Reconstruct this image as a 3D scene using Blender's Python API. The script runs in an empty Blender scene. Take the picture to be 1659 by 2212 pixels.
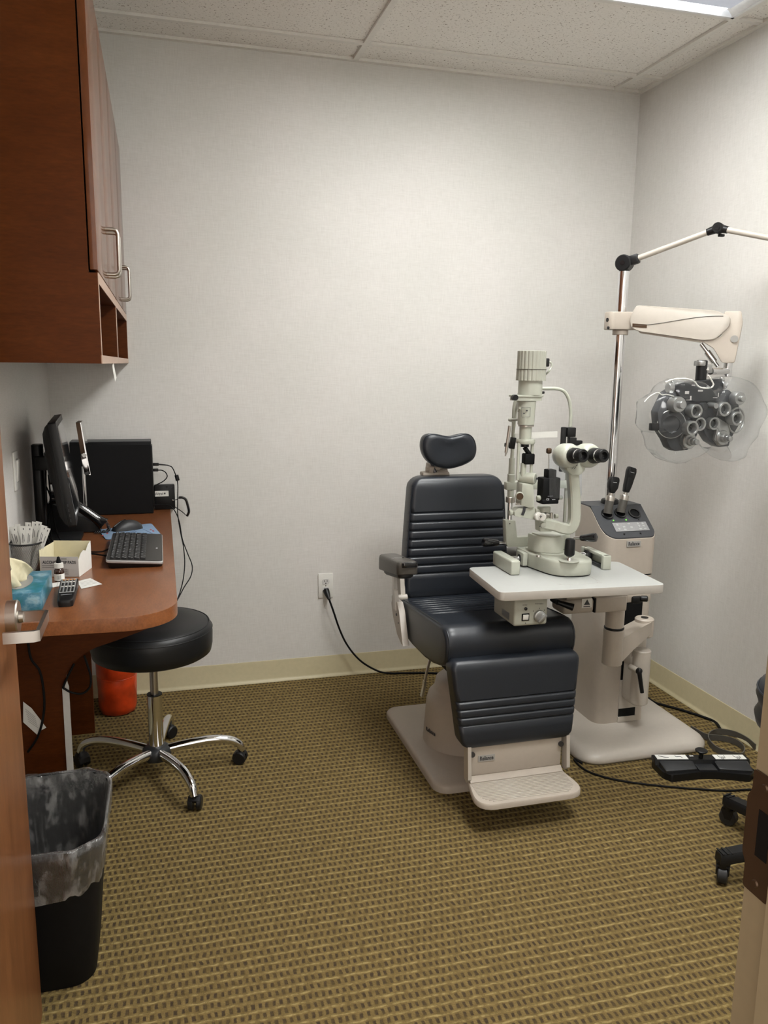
import bpy, bmesh, math, random
from mathutils import Vector as V, Matrix
random.seed(4)
PI = math.pi
# ------------------------------------------------------------------ camera, world, exposure
FPX, CXP, CYP = 1745.48, 829.5, 1106.0
CAM = V((0, 0, 1.45025))
RGT = V((0.96396543, -0.26574276, 0.01230562)); UPV = V((0.03570507, 0.17507921, 0.98390671)); FWD = V((0.26362055, 0.94801269, -0.17825867))
scene = bpy.context.scene
cd = bpy.data.cameras.new('camera'); cam = bpy.data.objects.new('camera', cd)
scene.collection.objects.link(cam); scene.camera = cam
cd.sensor_fit = 'HORIZONTAL'; cd.sensor_width = 36.0; cd.lens = 36.0 * FPX / 1659.0; cd.clip_start = 0.02
cam.matrix_world = Matrix(((RGT.x, UPV.x, -FWD.x, CAM.x), (RGT.y, UPV.y, -FWD.y, CAM.y), (RGT.z, UPV.z, -FWD.z, CAM.z), (0, 0, 0, 1)))
world = bpy.data.worlds.new('world'); scene.world = world; world.use_nodes = True
world.node_tree.nodes['Background'].inputs[0].default_value = (1.0, 0.93, 0.84, 1)
world.node_tree.nodes['Background'].inputs[1].default_value = 0.75
scene.view_settings.view_transform = 'Standard'; scene.view_settings.look = 'None'
scene.view_settings.gamma = 1.0; scene.view_settings.use_curve_mapping = False
scene.view_settings.exposure = 1.55
LAMP_POWER = 9.5       # emission of the lamp lens of the ceiling troffer
H, D, R, L, FW = 2.70, 3.5657, 2.1968, -0.4303, 0.70     # ceiling, back wall, right wall, left wall, door wall

def U(px, py, ax, v):
    """photo pixel + a known plane (x, y or z = v) -> point in metres"""
    d = FWD + RGT * ((px - CXP) / FPX) - UPV * ((py - CYP) / FPX)
    i = 'xyz'.index(ax)
    return CAM + d * ((v - CAM[i]) / d[i])

# ------------------------------------------------------------------ materials
MT = {}
def nt(name):
    m = bpy.data.materials.new(name); m.use_nodes = True
    t = m.node_tree; b = t.nodes['Principled BSDF']
    MT[name] = m
    return m, t, b
def nd(t, typ, **kw):
    n = t.nodes.new(typ)
    for k, v in kw.items():
        if k in ('i',):
            for a, bb in v.items(): n.inputs[a].default_value = bb
        else: setattr(n, k, v)
    return n
def ln(t, a, ao, b, bi): t.links.new(a.outputs[ao], b.inputs[bi])
def coords(t, scale=(1, 1, 1)):
    c = nd(t, 'ShaderNodeTexCoord'); m = nd(t, 'ShaderNodeMapping')
    m.inputs['Scale'].default_value = scale
    ln(t, c, 'Object', m, 'Vector'); return m
def noise(t, vec, scale, detail=2.0, rough=0.5):
    n = nd(t, 'ShaderNodeTexNoise'); n.inputs['Scale'].default_value = scale
    n.inputs['Detail'].default_value = detail; n.inputs['Roughness'].default_value = rough
    if vec: ln(t, vec, 0, n, 'Vector')
    return n
def ramp(t, src, out, stops):
    r = nd(t, 'ShaderNodeValToRGB'); e = r.color_ramp.elements
    while len(e) < len(stops): e.new(0.5)
    for k, (p, c) in enumerate(stops):
        e[k].position = p; e[k].color = (c[0], c[1], c[2], 1) if len(c) == 3 else c
    ln(t, src, out, r, 'Fac'); return r
def mixc(t, fac, a, b, blend='MIX'):
    m = nd(t, 'ShaderNodeMix', data_type='RGBA', blend_type=blend)
    for k, v in ((0, fac), (6, a), (7, b)):
        if isinstance(v, tuple) and hasattr(v[0], 'outputs'): t.links.new(v[0].outputs[v[1]], m.inputs[k])
        elif hasattr(v, 'outputs'): t.links.new(v.outputs[0], m.inputs[k])
        elif k == 0: m.inputs[k].default_value = v
        else: m.inputs[k].default_value = (v[0], v[1], v[2], 1)
    return m
def bump(t, b, src, out, strength=0.2, dist=0.002):
    n = nd(t, 'ShaderNodeBump'); n.inputs['Strength'].default_value = strength; n.inputs['Distance'].default_value = dist
    ln(t, src, out, n, 'Height'); ln(t, n, 'Normal', b, 'Normal'); return n
def mth(t, op, a, b=None, c=None):
    n = nd(t, 'ShaderNodeMath', operation=op)
    for k, v in enumerate((a, b, c)):
        if v is None: continue
        if isinstance(v, tuple): t.links.new(v[0].outputs[v[1]], n.inputs[k])
        elif hasattr(v, 'outputs'): t.links.new(v.outputs[0], n.inputs[k])
        else: n.inputs[k].default_value = v
    return n
def plain(name, col, rough=0.45, metal=0.0, var=0.04, nscale=60, bmp=0.0, spec=0.5, emit=None, estr=0.0, coat=0.0):
    m, t, b = nt(name)
    co = coords(t); n = noise(t, co, nscale, 3)
    d = tuple(c * (1 - var) for c in col); l = tuple(min(1, c * (1 + var)) for c in col)
    r = ramp(t, n, 'Fac', [(0.3, d), (0.7, l)])
    ln(t, r, 'Color', b, 'Base Color')
    b.inputs['Roughness'].default_value = rough; b.inputs['Metallic'].default_value = metal
    b.inputs['Specular IOR Level'].default_value = spec
    if coat: b.inputs['Coat Weight'].default_value = coat
    if bmp: bump(t, b, n, 'Fac', bmp, 0.001)
    if emit: b.inputs['Emission Color'].default_value = (*emit, 1); b.inputs['Emission Strength'].default_value = estr
    return m
def wood(name, dark, mid, light, scale, rough=0.42, coat=0.0, spec=0.35):
    m, t, b = nt(name)
    co = coords(t, scale); n1 = noise(t, co, 1.0, 5, 0.6)
    c2 = coords(t, tuple(s * 6 for s in scale)); n2 = noise(t, c2, 1.0, 3, 0.6)
    r = ramp(t, n1, 'Fac', [(0.25, dark), (0.5, mid), (0.78, light)])
    r2 = ramp(t, n2, 'Fac', [(0.3, (0.72, 0.72, 0.72)), (0.7, (1.12, 1.12, 1.12))])
    m2 = mixc(t, 0.7, (r, 'Color'), (r2, 'Color'), 'MULTIPLY')
    ln(t, m2, 2, b, 'Base Color'); b.inputs['Roughness'].default_value = rough; b.inputs['Specular IOR Level'].default_value = spec
    b.inputs['Coat Weight'].default_value = coat; b.inputs['Coat Roughness'].default_value = 0.25
    bump(t, b, n2, 'Fac', 0.05, 0.001)
    return m
def wallpaper(name):
    m, t, b = nt(name)
    v1 = noise(t, coords(t, (520, 520, 22)), 1.0, 2); v2 = noise(t, coords(t, (26, 26, 560)), 1.0, 2)
    big = noise(t, coords(t), 2.2, 3)
    s = mth(t, 'ADD', (v1, 'Fac'), (v2, 'Fac'))
    r = ramp(t, mth(t, 'MULTIPLY', s, 0.5), 0, [(0.33, (0.560, 0.545, 0.513)), (0.5, (0.610, 0.596, 0.564)), (0.68, (0.655, 0.642, 0.610))])
    r2 = ramp(t, big, 'Fac', [(0.3, (0.96, 0.965, 0.96)), (0.7, (1.03, 1.02, 1.03))])
    mm = mixc(t, 1.0, (r, 'Color'), (r2, 'Color'), 'MULTIPLY')
    ln(t, mm, 2, b, 'Base Color'); b.inputs['Roughness'].default_value = 0.62
    bump(t, b, s, 0, 0.12, 0.001)
    return m
def carpet(name):
    m, t, b = nt(name)
    co = nd(t, 'ShaderNodeTexCoord')
    wob = noise(t, None, 38, 2); ln(t, co, 'Object', wob, 'Vector')
    sx = nd(t, 'ShaderNodeSeparateXYZ'); ln(t, co, 'Object', sx, 0)
    wx = nd(t, 'ShaderNodeSeparateXYZ'); ln(t, wob, 'Color', wx, 0)
    y = mth(t, 'ADD', (sx, 'Y'), mth(t, 'MULTIPLY', mth(t, 'SUBTRACT', (wx, 'X'), 0.5), 0.010))
    x = mth(t, 'ADD', (sx, 'X'), mth(t, 'MULTIPLY', mth(t, 'SUBTRACT', (wx, 'Y'), 0.5), 0.010))
    row = mth(t, 'DIVIDE', y, 0.0285); ri = mth(t, 'FLOOR', row); fr = mth(t, 'FRACT', row)
    col = mth(t, 'ADD', mth(t, 'DIVIDE', x, 0.0165), mth(t, 'MULTIPLY', ri, 0.42)); fc = mth(t, 'FRACT', col)
    dx = mth(t, 'ABSOLUTE', mth(t, 'SUBTRACT', fc, 0.5)); dy = mth(t, 'ABSOLUTE', mth(t, 'SUBTRACT', fr, 0.40))
    def sstep(v, a, bb):
        n = nd(t, 'ShaderNodeMapRange', interpolation_type='SMOOTHSTEP')
        t.links.new(v.outputs[0], n.inputs[0]); n.inputs[1].default_value = a; n.inputs[2].default_value = bb
        n.inputs[3].default_value = 1.0; n.inputs[4].default_value = 0.0
        return n
    dark = mth(t, 'MULTIPLY', sstep(dx, 0.13, 0.31), sstep(dy, 0.18, 0.36))
    dl = mth(t, 'ABSOLUTE', mth(t, 'SUBTRACT', fr, 0.89))
    streak = noise(t, coords(t, (55, 30, 1)), 1.0, 3)
    light = mth(t, 'MULTIPLY', sstep(dl, 0.05, 0.14), ramp(t, streak, 'Fac', [(0.42, (0.12, 0.12, 0.12)), (0.62, (1, 1, 1))]))
    rib = mth(t, 'SINE', mth(t, 'MULTIPLY', y, 2 * PI / 0.0048))
    cellv = noise(t, coords(t, (70, 40, 1)), 1.0, 2)
    base = ramp(t, cellv, 'Fac', [(0.3, (0.1366, 0.09638, 0.03538)), (0.7, (0.2172, 0.1549, 0.05978))])
    ribc = mixc(t, mth(t, 'MULTIPLY_ADD', rib, 0.12, 0.12), (base, 'Color'), (0.08296, 0.05734, 0.02196))
    dk = mixc(t, mth(t, 'MULTIPLY', dark, ramp(t, cellv, 'Fac', [(0.28, (0.55, 0.55, 0.55)), (0.6, (0.98, 0.98, 0.98))])), (ribc, 2), (0.05368, 0.03782, 0.02318))
    lt = mixc(t, mth(t, 'MULTIPLY', light, 0.85), (dk, 2), (0.327, 0.2501, 0.1074))
    fz = noise(t, coords(t, (420, 700, 1)), 1.0, 3)
    fin = mixc(t, 0.7, (lt, 2), (ramp(t, fz, 'Fac', [(0.3, (0.72, 0.72, 0.72)), (0.7, (1.22, 1.22, 1.22))]), 'Color'), 'MULTIPLY')
    ln(t, fin, 2, b, 'Base Color'); b.inputs['Roughness'].default_value = 0.95; b.inputs['Specular IOR Level'].default_value = 0.1
    hgt = mth(t, 'ADD', mth(t, 'SUBTRACT', mth(t, 'MULTIPLY', light, 0.9), mth(t, 'MULTIPLY', dark, 0.9)), mth(t, 'ADD', mth(t, 'MULTIPLY', rib, 0.18), mth(t, 'MULTIPLY', (fz, 'Fac'), 0.5)))
    bump(t, b, hgt, 0, 0.7, 0.003)
    return m
def tilemat(name):
    m, t, b = nt(name)
    n1 = noise(t, coords(t, (150, 95, 90)), 1.0, 2, 0.5); n2 = noise(t, coords(t, (75, 140, 90)), 1.0, 2, 0.5)
    sp = mth(t, 'MINIMUM', (n1, 'Fac'), (n2, 'Fac'))
    r = ramp(t, sp, 'Fac' if False else 0, [(0.285, (0.20, 0.165, 0.13)), (0.345, (0.74, 0.715, 0.675)), (0.5, (0.79, 0.765, 0.725))])
    ln(t, r, 'Color', b, 'Base Color'); b.inputs['Roughness'].default_value = 0.9
    bump(t, b, r, 'Color', 0.3, 0.002)
    return m
def film(name, tint=(0.95, 0.97, 1.0), stretch=(1, 1, 0.5), lo=0.42, hi=0.72, fac=0.16, rough=0.12, diff=0.0, dcol=(0.6, 0.62, 0.65), nscale=18, contrast=0.6, power=1.0, bstr=0.6):
    """thin clear plastic: mostly transparent, glossy, with cloudy creases"""
    m, t, b = nt(name)
    out = t.nodes['Material Output']; t.nodes.remove(b)
    tr = nd(t, 'ShaderNodeBsdfTransparent'); tr.inputs[0].default_value = (*tint, 1)
    gl = nd(t, 'ShaderNodeBsdfGlossy'); gl.inputs['Roughness'].default_value = rough
    df = nd(t, 'ShaderNodeBsdfDiffuse'); df.inputs[0].default_value = (*dcol, 1)
    n = noise(t, coords(t, stretch), nscale, 4, 0.6)
    bp = nd(t, 'ShaderNodeBump'); bp.inputs['Strength'].default_value = bstr; bp.inputs['Distance'].default_value = 0.01
    ln(t, n, 'Fac', bp, 'Height'); ln(t, bp, 'Normal', gl, 'Normal')
    lw = nd(t, 'ShaderNodeLayerWeight'); lw.inputs[0].default_value = 0.32; ln(t, bp, 'Normal', lw, 'Normal')
    f = mth(t, 'MULTIPLY_ADD', mth(t, 'POWER', (lw, 'Facing'), power), contrast, fac); f.use_clamp = True
    m1 = nd(t, 'ShaderNodeMixShader'); ln(t, f, 0, m1, 0); ln(t, tr, 0, m1, 1); ln(t, gl, 0, m1, 2)
    m2 = nd(t, 'ShaderNodeMixShader'); ln(t, m1, 0, m2, 1); ln(t, df, 0, m2, 2)
    r = ramp(t, n, 'Fac', [(lo, (0, 0, 0)), (hi, (1, 1, 1))]); ff = mth(t, 'MULTIPLY_ADD', r, diff, diff * 0.25)
    ln(t, ff, 0, m2, 0); ln(t, m2, 0, out, 'Surface')
    return m

wallpaper('wallpaper'); carpet('carpet'); tilemat('ceiling_tile')
plain('grid', (0.70, 0.68, 0.64), 0.5); plain('plenum', (0.3, 0.3, 0.3), 0.8)
plain('base_vinyl', (0.47, 0.415, 0.265), 0.42, var=0.03)
plain('frame_paint', (0.25, 0.198, 0.125), 0.45, var=0.03)
wood('cherry_shaded', (0.066, 0.0165, 0.0028), (0.082, 0.021, 0.0036), (0.100, 0.027, 0.0050), (7, 16, 34), spec=0.12)  # cherry laminate with the shade on ends and supports put into its colour
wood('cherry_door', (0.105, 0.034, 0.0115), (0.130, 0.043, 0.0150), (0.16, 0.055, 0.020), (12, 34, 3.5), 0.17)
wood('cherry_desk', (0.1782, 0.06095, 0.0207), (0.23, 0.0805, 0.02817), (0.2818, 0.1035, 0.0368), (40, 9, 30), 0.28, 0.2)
wood('door_wood', (0.19, 0.070, 0.024), (0.25, 0.095, 0.033), (0.31, 0.125, 0.045), (30, 34, 4), 0.35, 0.25)
plain('edge_band', (0.40, 0.25, 0.17), 0.35, var=0.05, coat=0.2)  # cherry edges with their grazing reflection painted in as tan
plain('vinyl', (0.0135, 0.0165, 0.0225), 0.36, var=0.1, nscale=420, bmp=0.10)
plain('vinyl_black', (0.006, 0.0065, 0.0075), 0.40, var=0.1, nscale=420, bmp=0.10, spec=0.4)
plain('beige', (0.435, 0.3828, 0.3248), 0.38, var=0.02)
plain('beige_light', (0.4466, 0.406, 0.3538), 0.38, var=0.02)
plain('enamel', (0.425, 0.438, 0.372), 0.32, var=0.02, coat=0.2)
plain('enamel_dull', (0.365, 0.368, 0.312), 0.42, var=0.02)
plain('laminate_white', (0.407, 0.4147, 0.3982), 0.35, var=0.01)
plain('laminate_edge', (0.44, 0.41, 0.37), 0.45, var=0.02)
plain('chrome', (0.72, 0.72, 0.73), 0.07, 1.0, var=0.01)
plain('steel', (0.52, 0.50, 0.48), 0.30, 1.0, var=0.03)
plain('nickel', (0.50, 0.47, 0.43), 0.33, 1.0, var=0.03)
plain('alu', (0.36, 0.36, 0.35), 0.36, 0.85, var=0.03)
plain('badge_plate', (0.34, 0.33, 0.31), 0.4, 0.0, var=0.02)
plain('dark_metal', (0.10, 0.10, 0.11), 0.35, 0.8)
plain('bronze', (0.085, 0.052, 0.032), 0.42, 0.7)
plain('black_plastic', (0.006, 0.006, 0.0065), 0.40, var=0.1, spec=0.35)
plain('black_matte', (0.004, 0.004, 0.0045), 0.60, var=0.1, spec=0.18)
plain('black_gloss', (0.008, 0.008, 0.009), 0.10, var=0.1, coat=0.4)
plain('charcoal', (0.016, 0.017, 0.019), 0.45, var=0.06)
plain('grey_panel', (0.042, 0.044, 0.049), 0.45, var=0.04)
plain('grey_arm', (0.072, 0.066, 0.058), 0.40, var=0.04)
plain('rubber', (0.012, 0.012, 0.013), 0.6)
plain('white_plastic', (0.66, 0.65, 0.61), 0.35, var=0.02)
plain('paper', (0.72, 0.71, 0.67), 0.8, var=0.02)
plain('paper_cream', (0.70, 0.64, 0.44), 0.8, var=0.03)
plain('card_grey', (0.46, 0.44, 0.42), 0.7, var=0.03)
plain('ink', (0.05, 0.05, 0.055), 0.6); plain('ink_blue', (0.10, 0.16, 0.28), 0.6); plain('ink_red', (0.45, 0.05, 0.04), 0.6)
plain('key_silver', (0.42, 0.42, 0.42), 0.4, 0.4)
plain('key_black', (0.014, 0.014, 0.015), 0.42)
plain('key_legend', (0.42, 0.42, 0.43), 0.6)
plain('kb_deck', (0.022, 0.020, 0.019), 0.36)
plain('mousepad', (0.20, 0.29, 0.42), 0.7, var=0.05)
plain('amber', (0.035, 0.012, 0.006), 0.12, coat=0.5)
plain('red_bag', (0.52, 0.045, 0.008), 0.28, var=0.35, nscale=16, bmp=0.5, coat=0.3)
plain('membrane', (0.26, 0.26, 0.26), 0.4)
plain('led_green', (0.08, 0.35, 0.04), 0.4, emit=(0.25, 0.9, 0.1), estr=0.25)
plain('lens_glass', (0.02, 0.02, 0.021), 0.10, var=0.1, coat=0.3)
plain('screen', (0.010, 0.012, 0.016), 0.08, coat=0.5)
plain('orange_btn', (0.6, 0.28, 0.1), 0.5)
plain('wall_white', (0.56, 0.55, 0.53), 0.6)
plain('lamp_basket', (0.35, 0.36, 0.39), 0.5, emit=(0.80, 0.86, 1.0), estr=0.12)
plain('lamp_lens', (0.9, 0.9, 0.9), 0.5, emit=(0.985, 0.99, 0.965), estr=LAMP_POWER)
plain('added_lamp_lens', (0.9, 0.9, 0.9), 0.5, emit=(0.985, 0.99, 0.965), estr=LAMP_POWER * 1.5)  # lens of the added, unseen fixture by the doorway
plain('edge_glow', (0.8, 0.8, 0.8), 0.5, emit=(0.92, 0.96, 1.0), estr=1.1)  # emission painted on strips to imitate the lit housing sides
plain('lamp_white', (0.75, 0.76, 0.77), 0.45)
film('cover_film', tint=(0.97, 0.98, 0.985), fac=0.016, diff=0.05, contrast=1.0, nscale=7, power=2.4, bstr=0.3, lo=0.55, hi=0.68)
film('liner_film', tint=(0.93, 0.93, 0.95), fac=0.03, diff=0.30, dcol=(0.46, 0.45, 0.44), nscale=22, contrast=0.6, stretch=(1.6, 1.6, 0.8), lo=0.50, hi=0.66, bstr=0.9)
film('acrylic', fac=0.03, rough=0.03, contrast=0.35)
def tissue_art(name):
    m, t, b = nt(name)
    n = noise(t, coords(t, (9, 9, 14)), 1.0, 5, 0.65); n2 = noise(t, coords(t, (22, 22, 30)), 1.0, 3)
    r = ramp(t, n, 'Fac', [(0.34, (0.012, 0.075, 0.105)), (0.46, (0.022, 0.155, 0.185)), (0.54, (0.045, 0.185, 0.275)), (0.62, (0.22, 0.38, 0.46)), (0.72, (0.16, 0.20, 0.17))])
    ln(t, r, 'Color', b, 'Base Color'); b.inputs['Roughness'].default_value = 0.35
tissue_art('tissue_art')
def meshmat(name):
    """woven wire of the pen cup: diamond grid of wires with holes"""
    m, t, b = nt(name)
    out = t.nodes['Material Output']
    uv = nd(t, 'ShaderNodeTexCoord'); sp = nd(t, 'ShaderNodeSeparateXYZ'); ln(t, uv, 'UV', sp, 0)
    def wire(sign):
        s = mth(t, 'FRACT', mth(t, 'ADD', mth(t, 'MULTIPLY', (sp, 'X'), 46.0), mth(t, 'MULTIPLY', (sp, 'Y'), 26.0 * sign)))
        return mth(t, 'LESS_THAN', mth(t, 'ABSOLUTE', mth(t, 'SUBTRACT', s, 0.5)), 0.115)
    w = mth(t, 'MAXIMUM', wire(1), wire(-1))
    tr = nd(t, 'ShaderNodeBsdfTransparent'); mx = nd(t, 'ShaderNodeMixShader')
    b.inputs['Base Color'].default_value = (0.02, 0.02, 0.02, 1); b.inputs['Roughness'].default_value = 0.4
    ln(t, w, 0, mx, 0); ln(t, tr, 0, mx, 1); ln(t, b, 0, mx, 2); ln(t, mx, 0, out, 'Surface')
meshmat('wire_mesh')

# ------------------------------------------------------------------ geometry helpers (all in world metres)
COL = scene.collection
W = {}
def reg(o, M): W[o.name] = M; return o
def thing(name, label, cat, loc=(0, 0, 0), rz=0.0, group=None, kind=None):
    o = bpy.data.objects.new(name, None); COL.objects.link(o)
    o.location = loc; o.rotation_euler = (0, 0, rz); o.empty_display_size = 0.05
    if kind: o['kind'] = kind
    if label: o['label'] = label
    if cat: o['category'] = cat
    if group: o['group'] = group
    return reg(o, Matrix.Translation(loc) @ Matrix.Rotation(rz, 4, 'Z'))
def tag(o, label, cat, group=None, kind=None):
    if label: o['label'] = label
    if cat: o['category'] = cat
    if group: o['group'] = group
    if kind: o['kind'] = kind
    return o
def catmull(pts, n=6, closed=False):
    P = [V(p) for p in pts]
    if len(P) < 3: return P
    out = []; m = len(P)
    for i in range(m if closed else m - 1):
        p1, p2 = P[i], P[(i + 1) % m]
        p0 = P[i - 1] if (i > 0 or closed) else p1 * 2 - p2
        p3 = P[(i + 2) % m] if (i + 2 < m or closed) else p2 * 2 - p1
        for k in range(n):
            u = k / n
            out.append(0.5 * ((2 * p1) + (p2 - p0) * u + (2 * p0 - 5 * p1 + 4 * p2 - p3) * u * u + (3 * p1 - p0 - 3 * p2 + p3) * u ** 3))
    if not closed: out.append(P[-1])
    return out
def rrect(w, h, r, n=5, cx=0, cy=0):
    r = min(r, w / 2 - 1e-5, h / 2 - 1e-5); o = []
    for (sx, sy, a0) in ((1, 1, 0), (-1, 1, PI / 2), (-1, -1, PI), (1, -1, 1.5 * PI)):
        for k in range(n + 1):
            a = a0 + PI / 2 * k / n
            o.append((cx + sx * (w / 2 - r) + r * math.cos(a), cy + sy * (h / 2 - r) + r * math.sin(a)))
    return o
def roundpoly(pts, r, n=4):
    o = []; m = len(pts)
    for i in range(m):
        p, a, b = V(pts[i]), V(pts[i - 1]), V(pts[(i + 1) % m])
        rr = r[i] if isinstance(r, (list, tuple)) else r
        da, db = (a - p), (b - p); d = min(rr, da.length * 0.49, db.length * 0.49)
        s, e = p + da.normalized() * d, p + db.normalized() * d
        for k in range(n + 1):
            u = k / n; o.append((1 - u) ** 2 * s + 2 * u * (1 - u) * p + u * u * e)
    return o
def frame(d, up=V((0, 0, 1))):
    d = V(d).normalized()
    if abs(d.dot(up)) > 0.98: up = V((0, 1, 0)) if abs(d.y) < 0.9 else V((1, 0, 0))
    x = up.cross(d).normalized(); y = d.cross(x)
    return x, y, d
class B:
    def __init__(s): s.bm = bmesh.new()
    def add(s, verts, faces):
        vs = [s.bm.verts.new(v) for v in verts]
        for f in faces:
            try: s.bm.faces.new([vs[i] for i in f])
            except ValueError: pass
        return s
    def box(s, c, size, rot=None, bev=0.0, seg=2):
        M = Matrix.Translation(c)
        if rot is not None: M = M @ (rot.to_4x4() if isinstance(rot, Matrix) else Matrix.Rotation(rot[2], 4, 'Z') @ Matrix.Rotation(rot[1], 4, 'Y') @ Matrix.Rotation(rot[0], 4, 'X'))
        r = bmesh.ops.create_cube(s.bm, size=1.0); vs = r['verts']
        for v in vs: v.co = V((v.co.x * size[0], v.co.y * size[1], v.co.z * size[2]))
        if bev > 0:
            es = list({e for v in vs for e in v.link_edges})
            q = bmesh.ops.bevel(s.bm, geom=es, offset=min(bev, min(size) * 0.49), segments=seg, affect='EDGES', profile=0.5)
            vs = list({v for f in q['faces'] for v in f.verts} | {v for v in vs if v.is_valid})
        for v in vs: v.co = M @ v.co
        return s
    def bx(s, x0, x1, y0, y1, z0, z1, bev=0.0, seg=2):
        return s.box(((x0 + x1) / 2, (y0 + y1) / 2, (z0 + z1) / 2), (abs(x1 - x0), abs(y1 - y0), abs(z1 - z0)), None, bev, seg)
    def rings(s, rings, cap0=True, cap1=True, closed=False):
        n = len(rings[0]); vs = [[s.bm.verts.new(p) for p in r] for r in rings]
        m = len(vs)
        for i in range(m if closed else m - 1):
            a, b = vs[i], vs[(i + 1) % m]
            for k in range(n):
                try: s.bm.faces.new((a[k], a[(k + 1) % n], b[(k + 1) % n], b[k]))
                except ValueError: pass
        if not closed:
            if cap0: s.bm.faces.new(list(reversed(vs[0])))
            if cap1: s.bm.faces.new(vs[-1])
        return s
    def lathe(s, prof, a, d=(0, 0, 1), n=28, wob=None):
        """prof: (radius, distance along d) from point a"""
        a = V(a); x, y, z = frame(d)
        rs = []
        for (r, h) in prof:
            r = max(r, 0.0004)
            rs.append([a + z * h + (x * math.cos(2 * PI * k / n) + y * math.sin(2 * PI * k / n)) * (r * (wob(k, n, h) if wob else 1)) for k in range(n)])
        return s.rings(rs)
    def cyl(s, a, b, r, r2=None, n=20, ch=0.0):
        a, b = V(a), V(b); l = (b - a).length; r2 = r if r2 is None else r2
        pr = [(r, 0), (r2, l)] if ch <= 0 else [(r - ch, 0), (r, ch), (r2, l - ch), (r2 - ch, l)]
        return s.lathe(pr, a, b - a, n)
    def ring(s, c, d, r, rin, h, n=28):
        """flat annulus tube with hole"""
        return s.lathe2([(rin, 0), (r, 0), (r, h), (rin, h)], c, d, n)
    def lathe2(s, prof, a, d, n=28):
        a = V(a); x, y, z = frame(d)
        rs = [[a + z * h + (x * math.cos(2 * PI * k / n) + y * math.sin(2 * PI * k / n)) * r for k in range(n)] for (r, h) in prof]
        return s.rings(rs, closed=True)
    def tube(s, pts, r, n=8, sm=6, closed=False, flat=None):
        P = catmull(pts, sm, closed) if sm else [V(p) for p in pts]
        m = len(P); rs = []; up = None
        for i in range(m):
            if closed: d = P[(i + 1) % m] - P[i - 1]
            else: d = P[min(i + 1, m - 1)] - P[max(i - 1, 0)]
            if d.length < 1e-9: d = V((0, 0, 1))
            d.normalize()
            if up is None:
                x, y, _ = frame(d)
            else:
                x = up - d * up.dot(d)
                x = x.normalized() if x.length > 1e-6 else frame(d)[0]
                y = d.cross(x)
            up = x
            rr = r(i / max(1, m - 1)) if callable(r) else r
            rs.append([P[i] + (x * math.cos(2 * PI * k / n) + y * math.sin(2 * PI * k / n)) * rr for k in range(n)])
        return s.rings(rs, closed=closed)
    def ribbon(s, pts, w, t, axis=(0, 0, 1), sm=6, closed=False):
        P = catmull(pts, sm, closed) if sm else [V(p) for p in pts]
        A = V(axis); m = len(P); rs = []
        for i in range(m):
            d = (P[(i + 1) % m] - P[i - 1]) if closed else (P[min(i + 1, m - 1)] - P[max(i - 1, 0)])
            d.normalize(); a = (A - d * A.dot(d)).normalized(); nrm = d.cross(a)
            rs.append([P[i] + a * (w / 2) * u + nrm * (t / 2) * q for (u, q) in ((1, 1), (-1, 1), (-1, -1), (1, -1))])
        return s.rings(rs, closed=closed)
    def prism(s, pts3, vec, ch=0.0):
        """polygon of 3D points extruded by vec, ends chamfered by ch"""
        P = [V(p) for p in pts3]; v = V(vec); l = v.length; u = v.normalized(); c = sum(P, V()) / len(P)
        ext = max((p - c).length for p in P)
        if ch > 0:
            k = 1 - ch / ext
            k2 = 1 - 0.3 * ch / ext
            rs = [[c + (p - c) * k for p in P], [c + (p - c) * k2 + u * ch * 0.3 for p in P], [p + u * ch for p in P], [p + u * (l - ch) for p in P], [c + (p - c) * k2 + u * (l - 0.3 * ch) for p in P], [c + (p - c) * k + v for p in P]]
        else: rs = [P, [p + v for p in P]]
        return s.rings(rs)
    def dome(s, pts3, prof, axis):
        """outline swept along axis: prof = (offset, scale)"""
        P = [V(p) for p in pts3]; c = sum(P, V()) / len(P); A = V(axis).normalized()
        return s.rings([[c + (p - c) * k + A * o for p in P] for (o, k) in prof])
    def sph(s, c, r, n=16, m=10, sq=1.0):
        rx, ry, rz = (r, r, r) if not isinstance(r, tuple) else r
        c = V(c); rs = []
        for j in range(m + 1):
            a = -PI / 2 + PI * j / m; q = max(math.cos(a), 0.004)
            rs.append([c + V((rx * q * math.cos(2 * PI * k / n), ry * q * math.sin(2 * PI * k / n), rz * math.sin(a))) for k in range(n)])
        return s.rings(rs)
    def torus(s, c, d, R_, r, n=28, m=8):
        x, y, z = frame(d); c = V(c)
        return s.tube([c + (x * math.cos(2 * PI * k / n) + y * math.sin(2 * PI * k / n)) * R_ for k in range(n)], r, m, 0, True)
    def xf(s, M):
        for v in s.bm.verts: v.co = M @ v.co
        return s
    def out(s, name, mat, parent=None, ang=38, smooth=True, kind=None, recalc=True):
        if recalc: bmesh.ops.recalc_face_normals(s.bm, faces=s.bm.faces)
        me = bpy.data.meshes.new(name)
        M = W[parent.name] if parent is not None else Matrix.Identity(4)
        s.bm.transform(M.inverted()); s.bm.to_mesh(me); s.bm.free()
        if smooth:
            for p in me.polygons: p.use_smooth = True
            me.set_sharp_from_angle(angle=math.radians(ang))
        me.materials.append(MT[mat])
        o = bpy.data.objects.new(name, me); COL.objects.link(o)
        if parent is not None: o.parent = parent
        if kind: o['kind'] = kind
        return reg(o, M)
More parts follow.
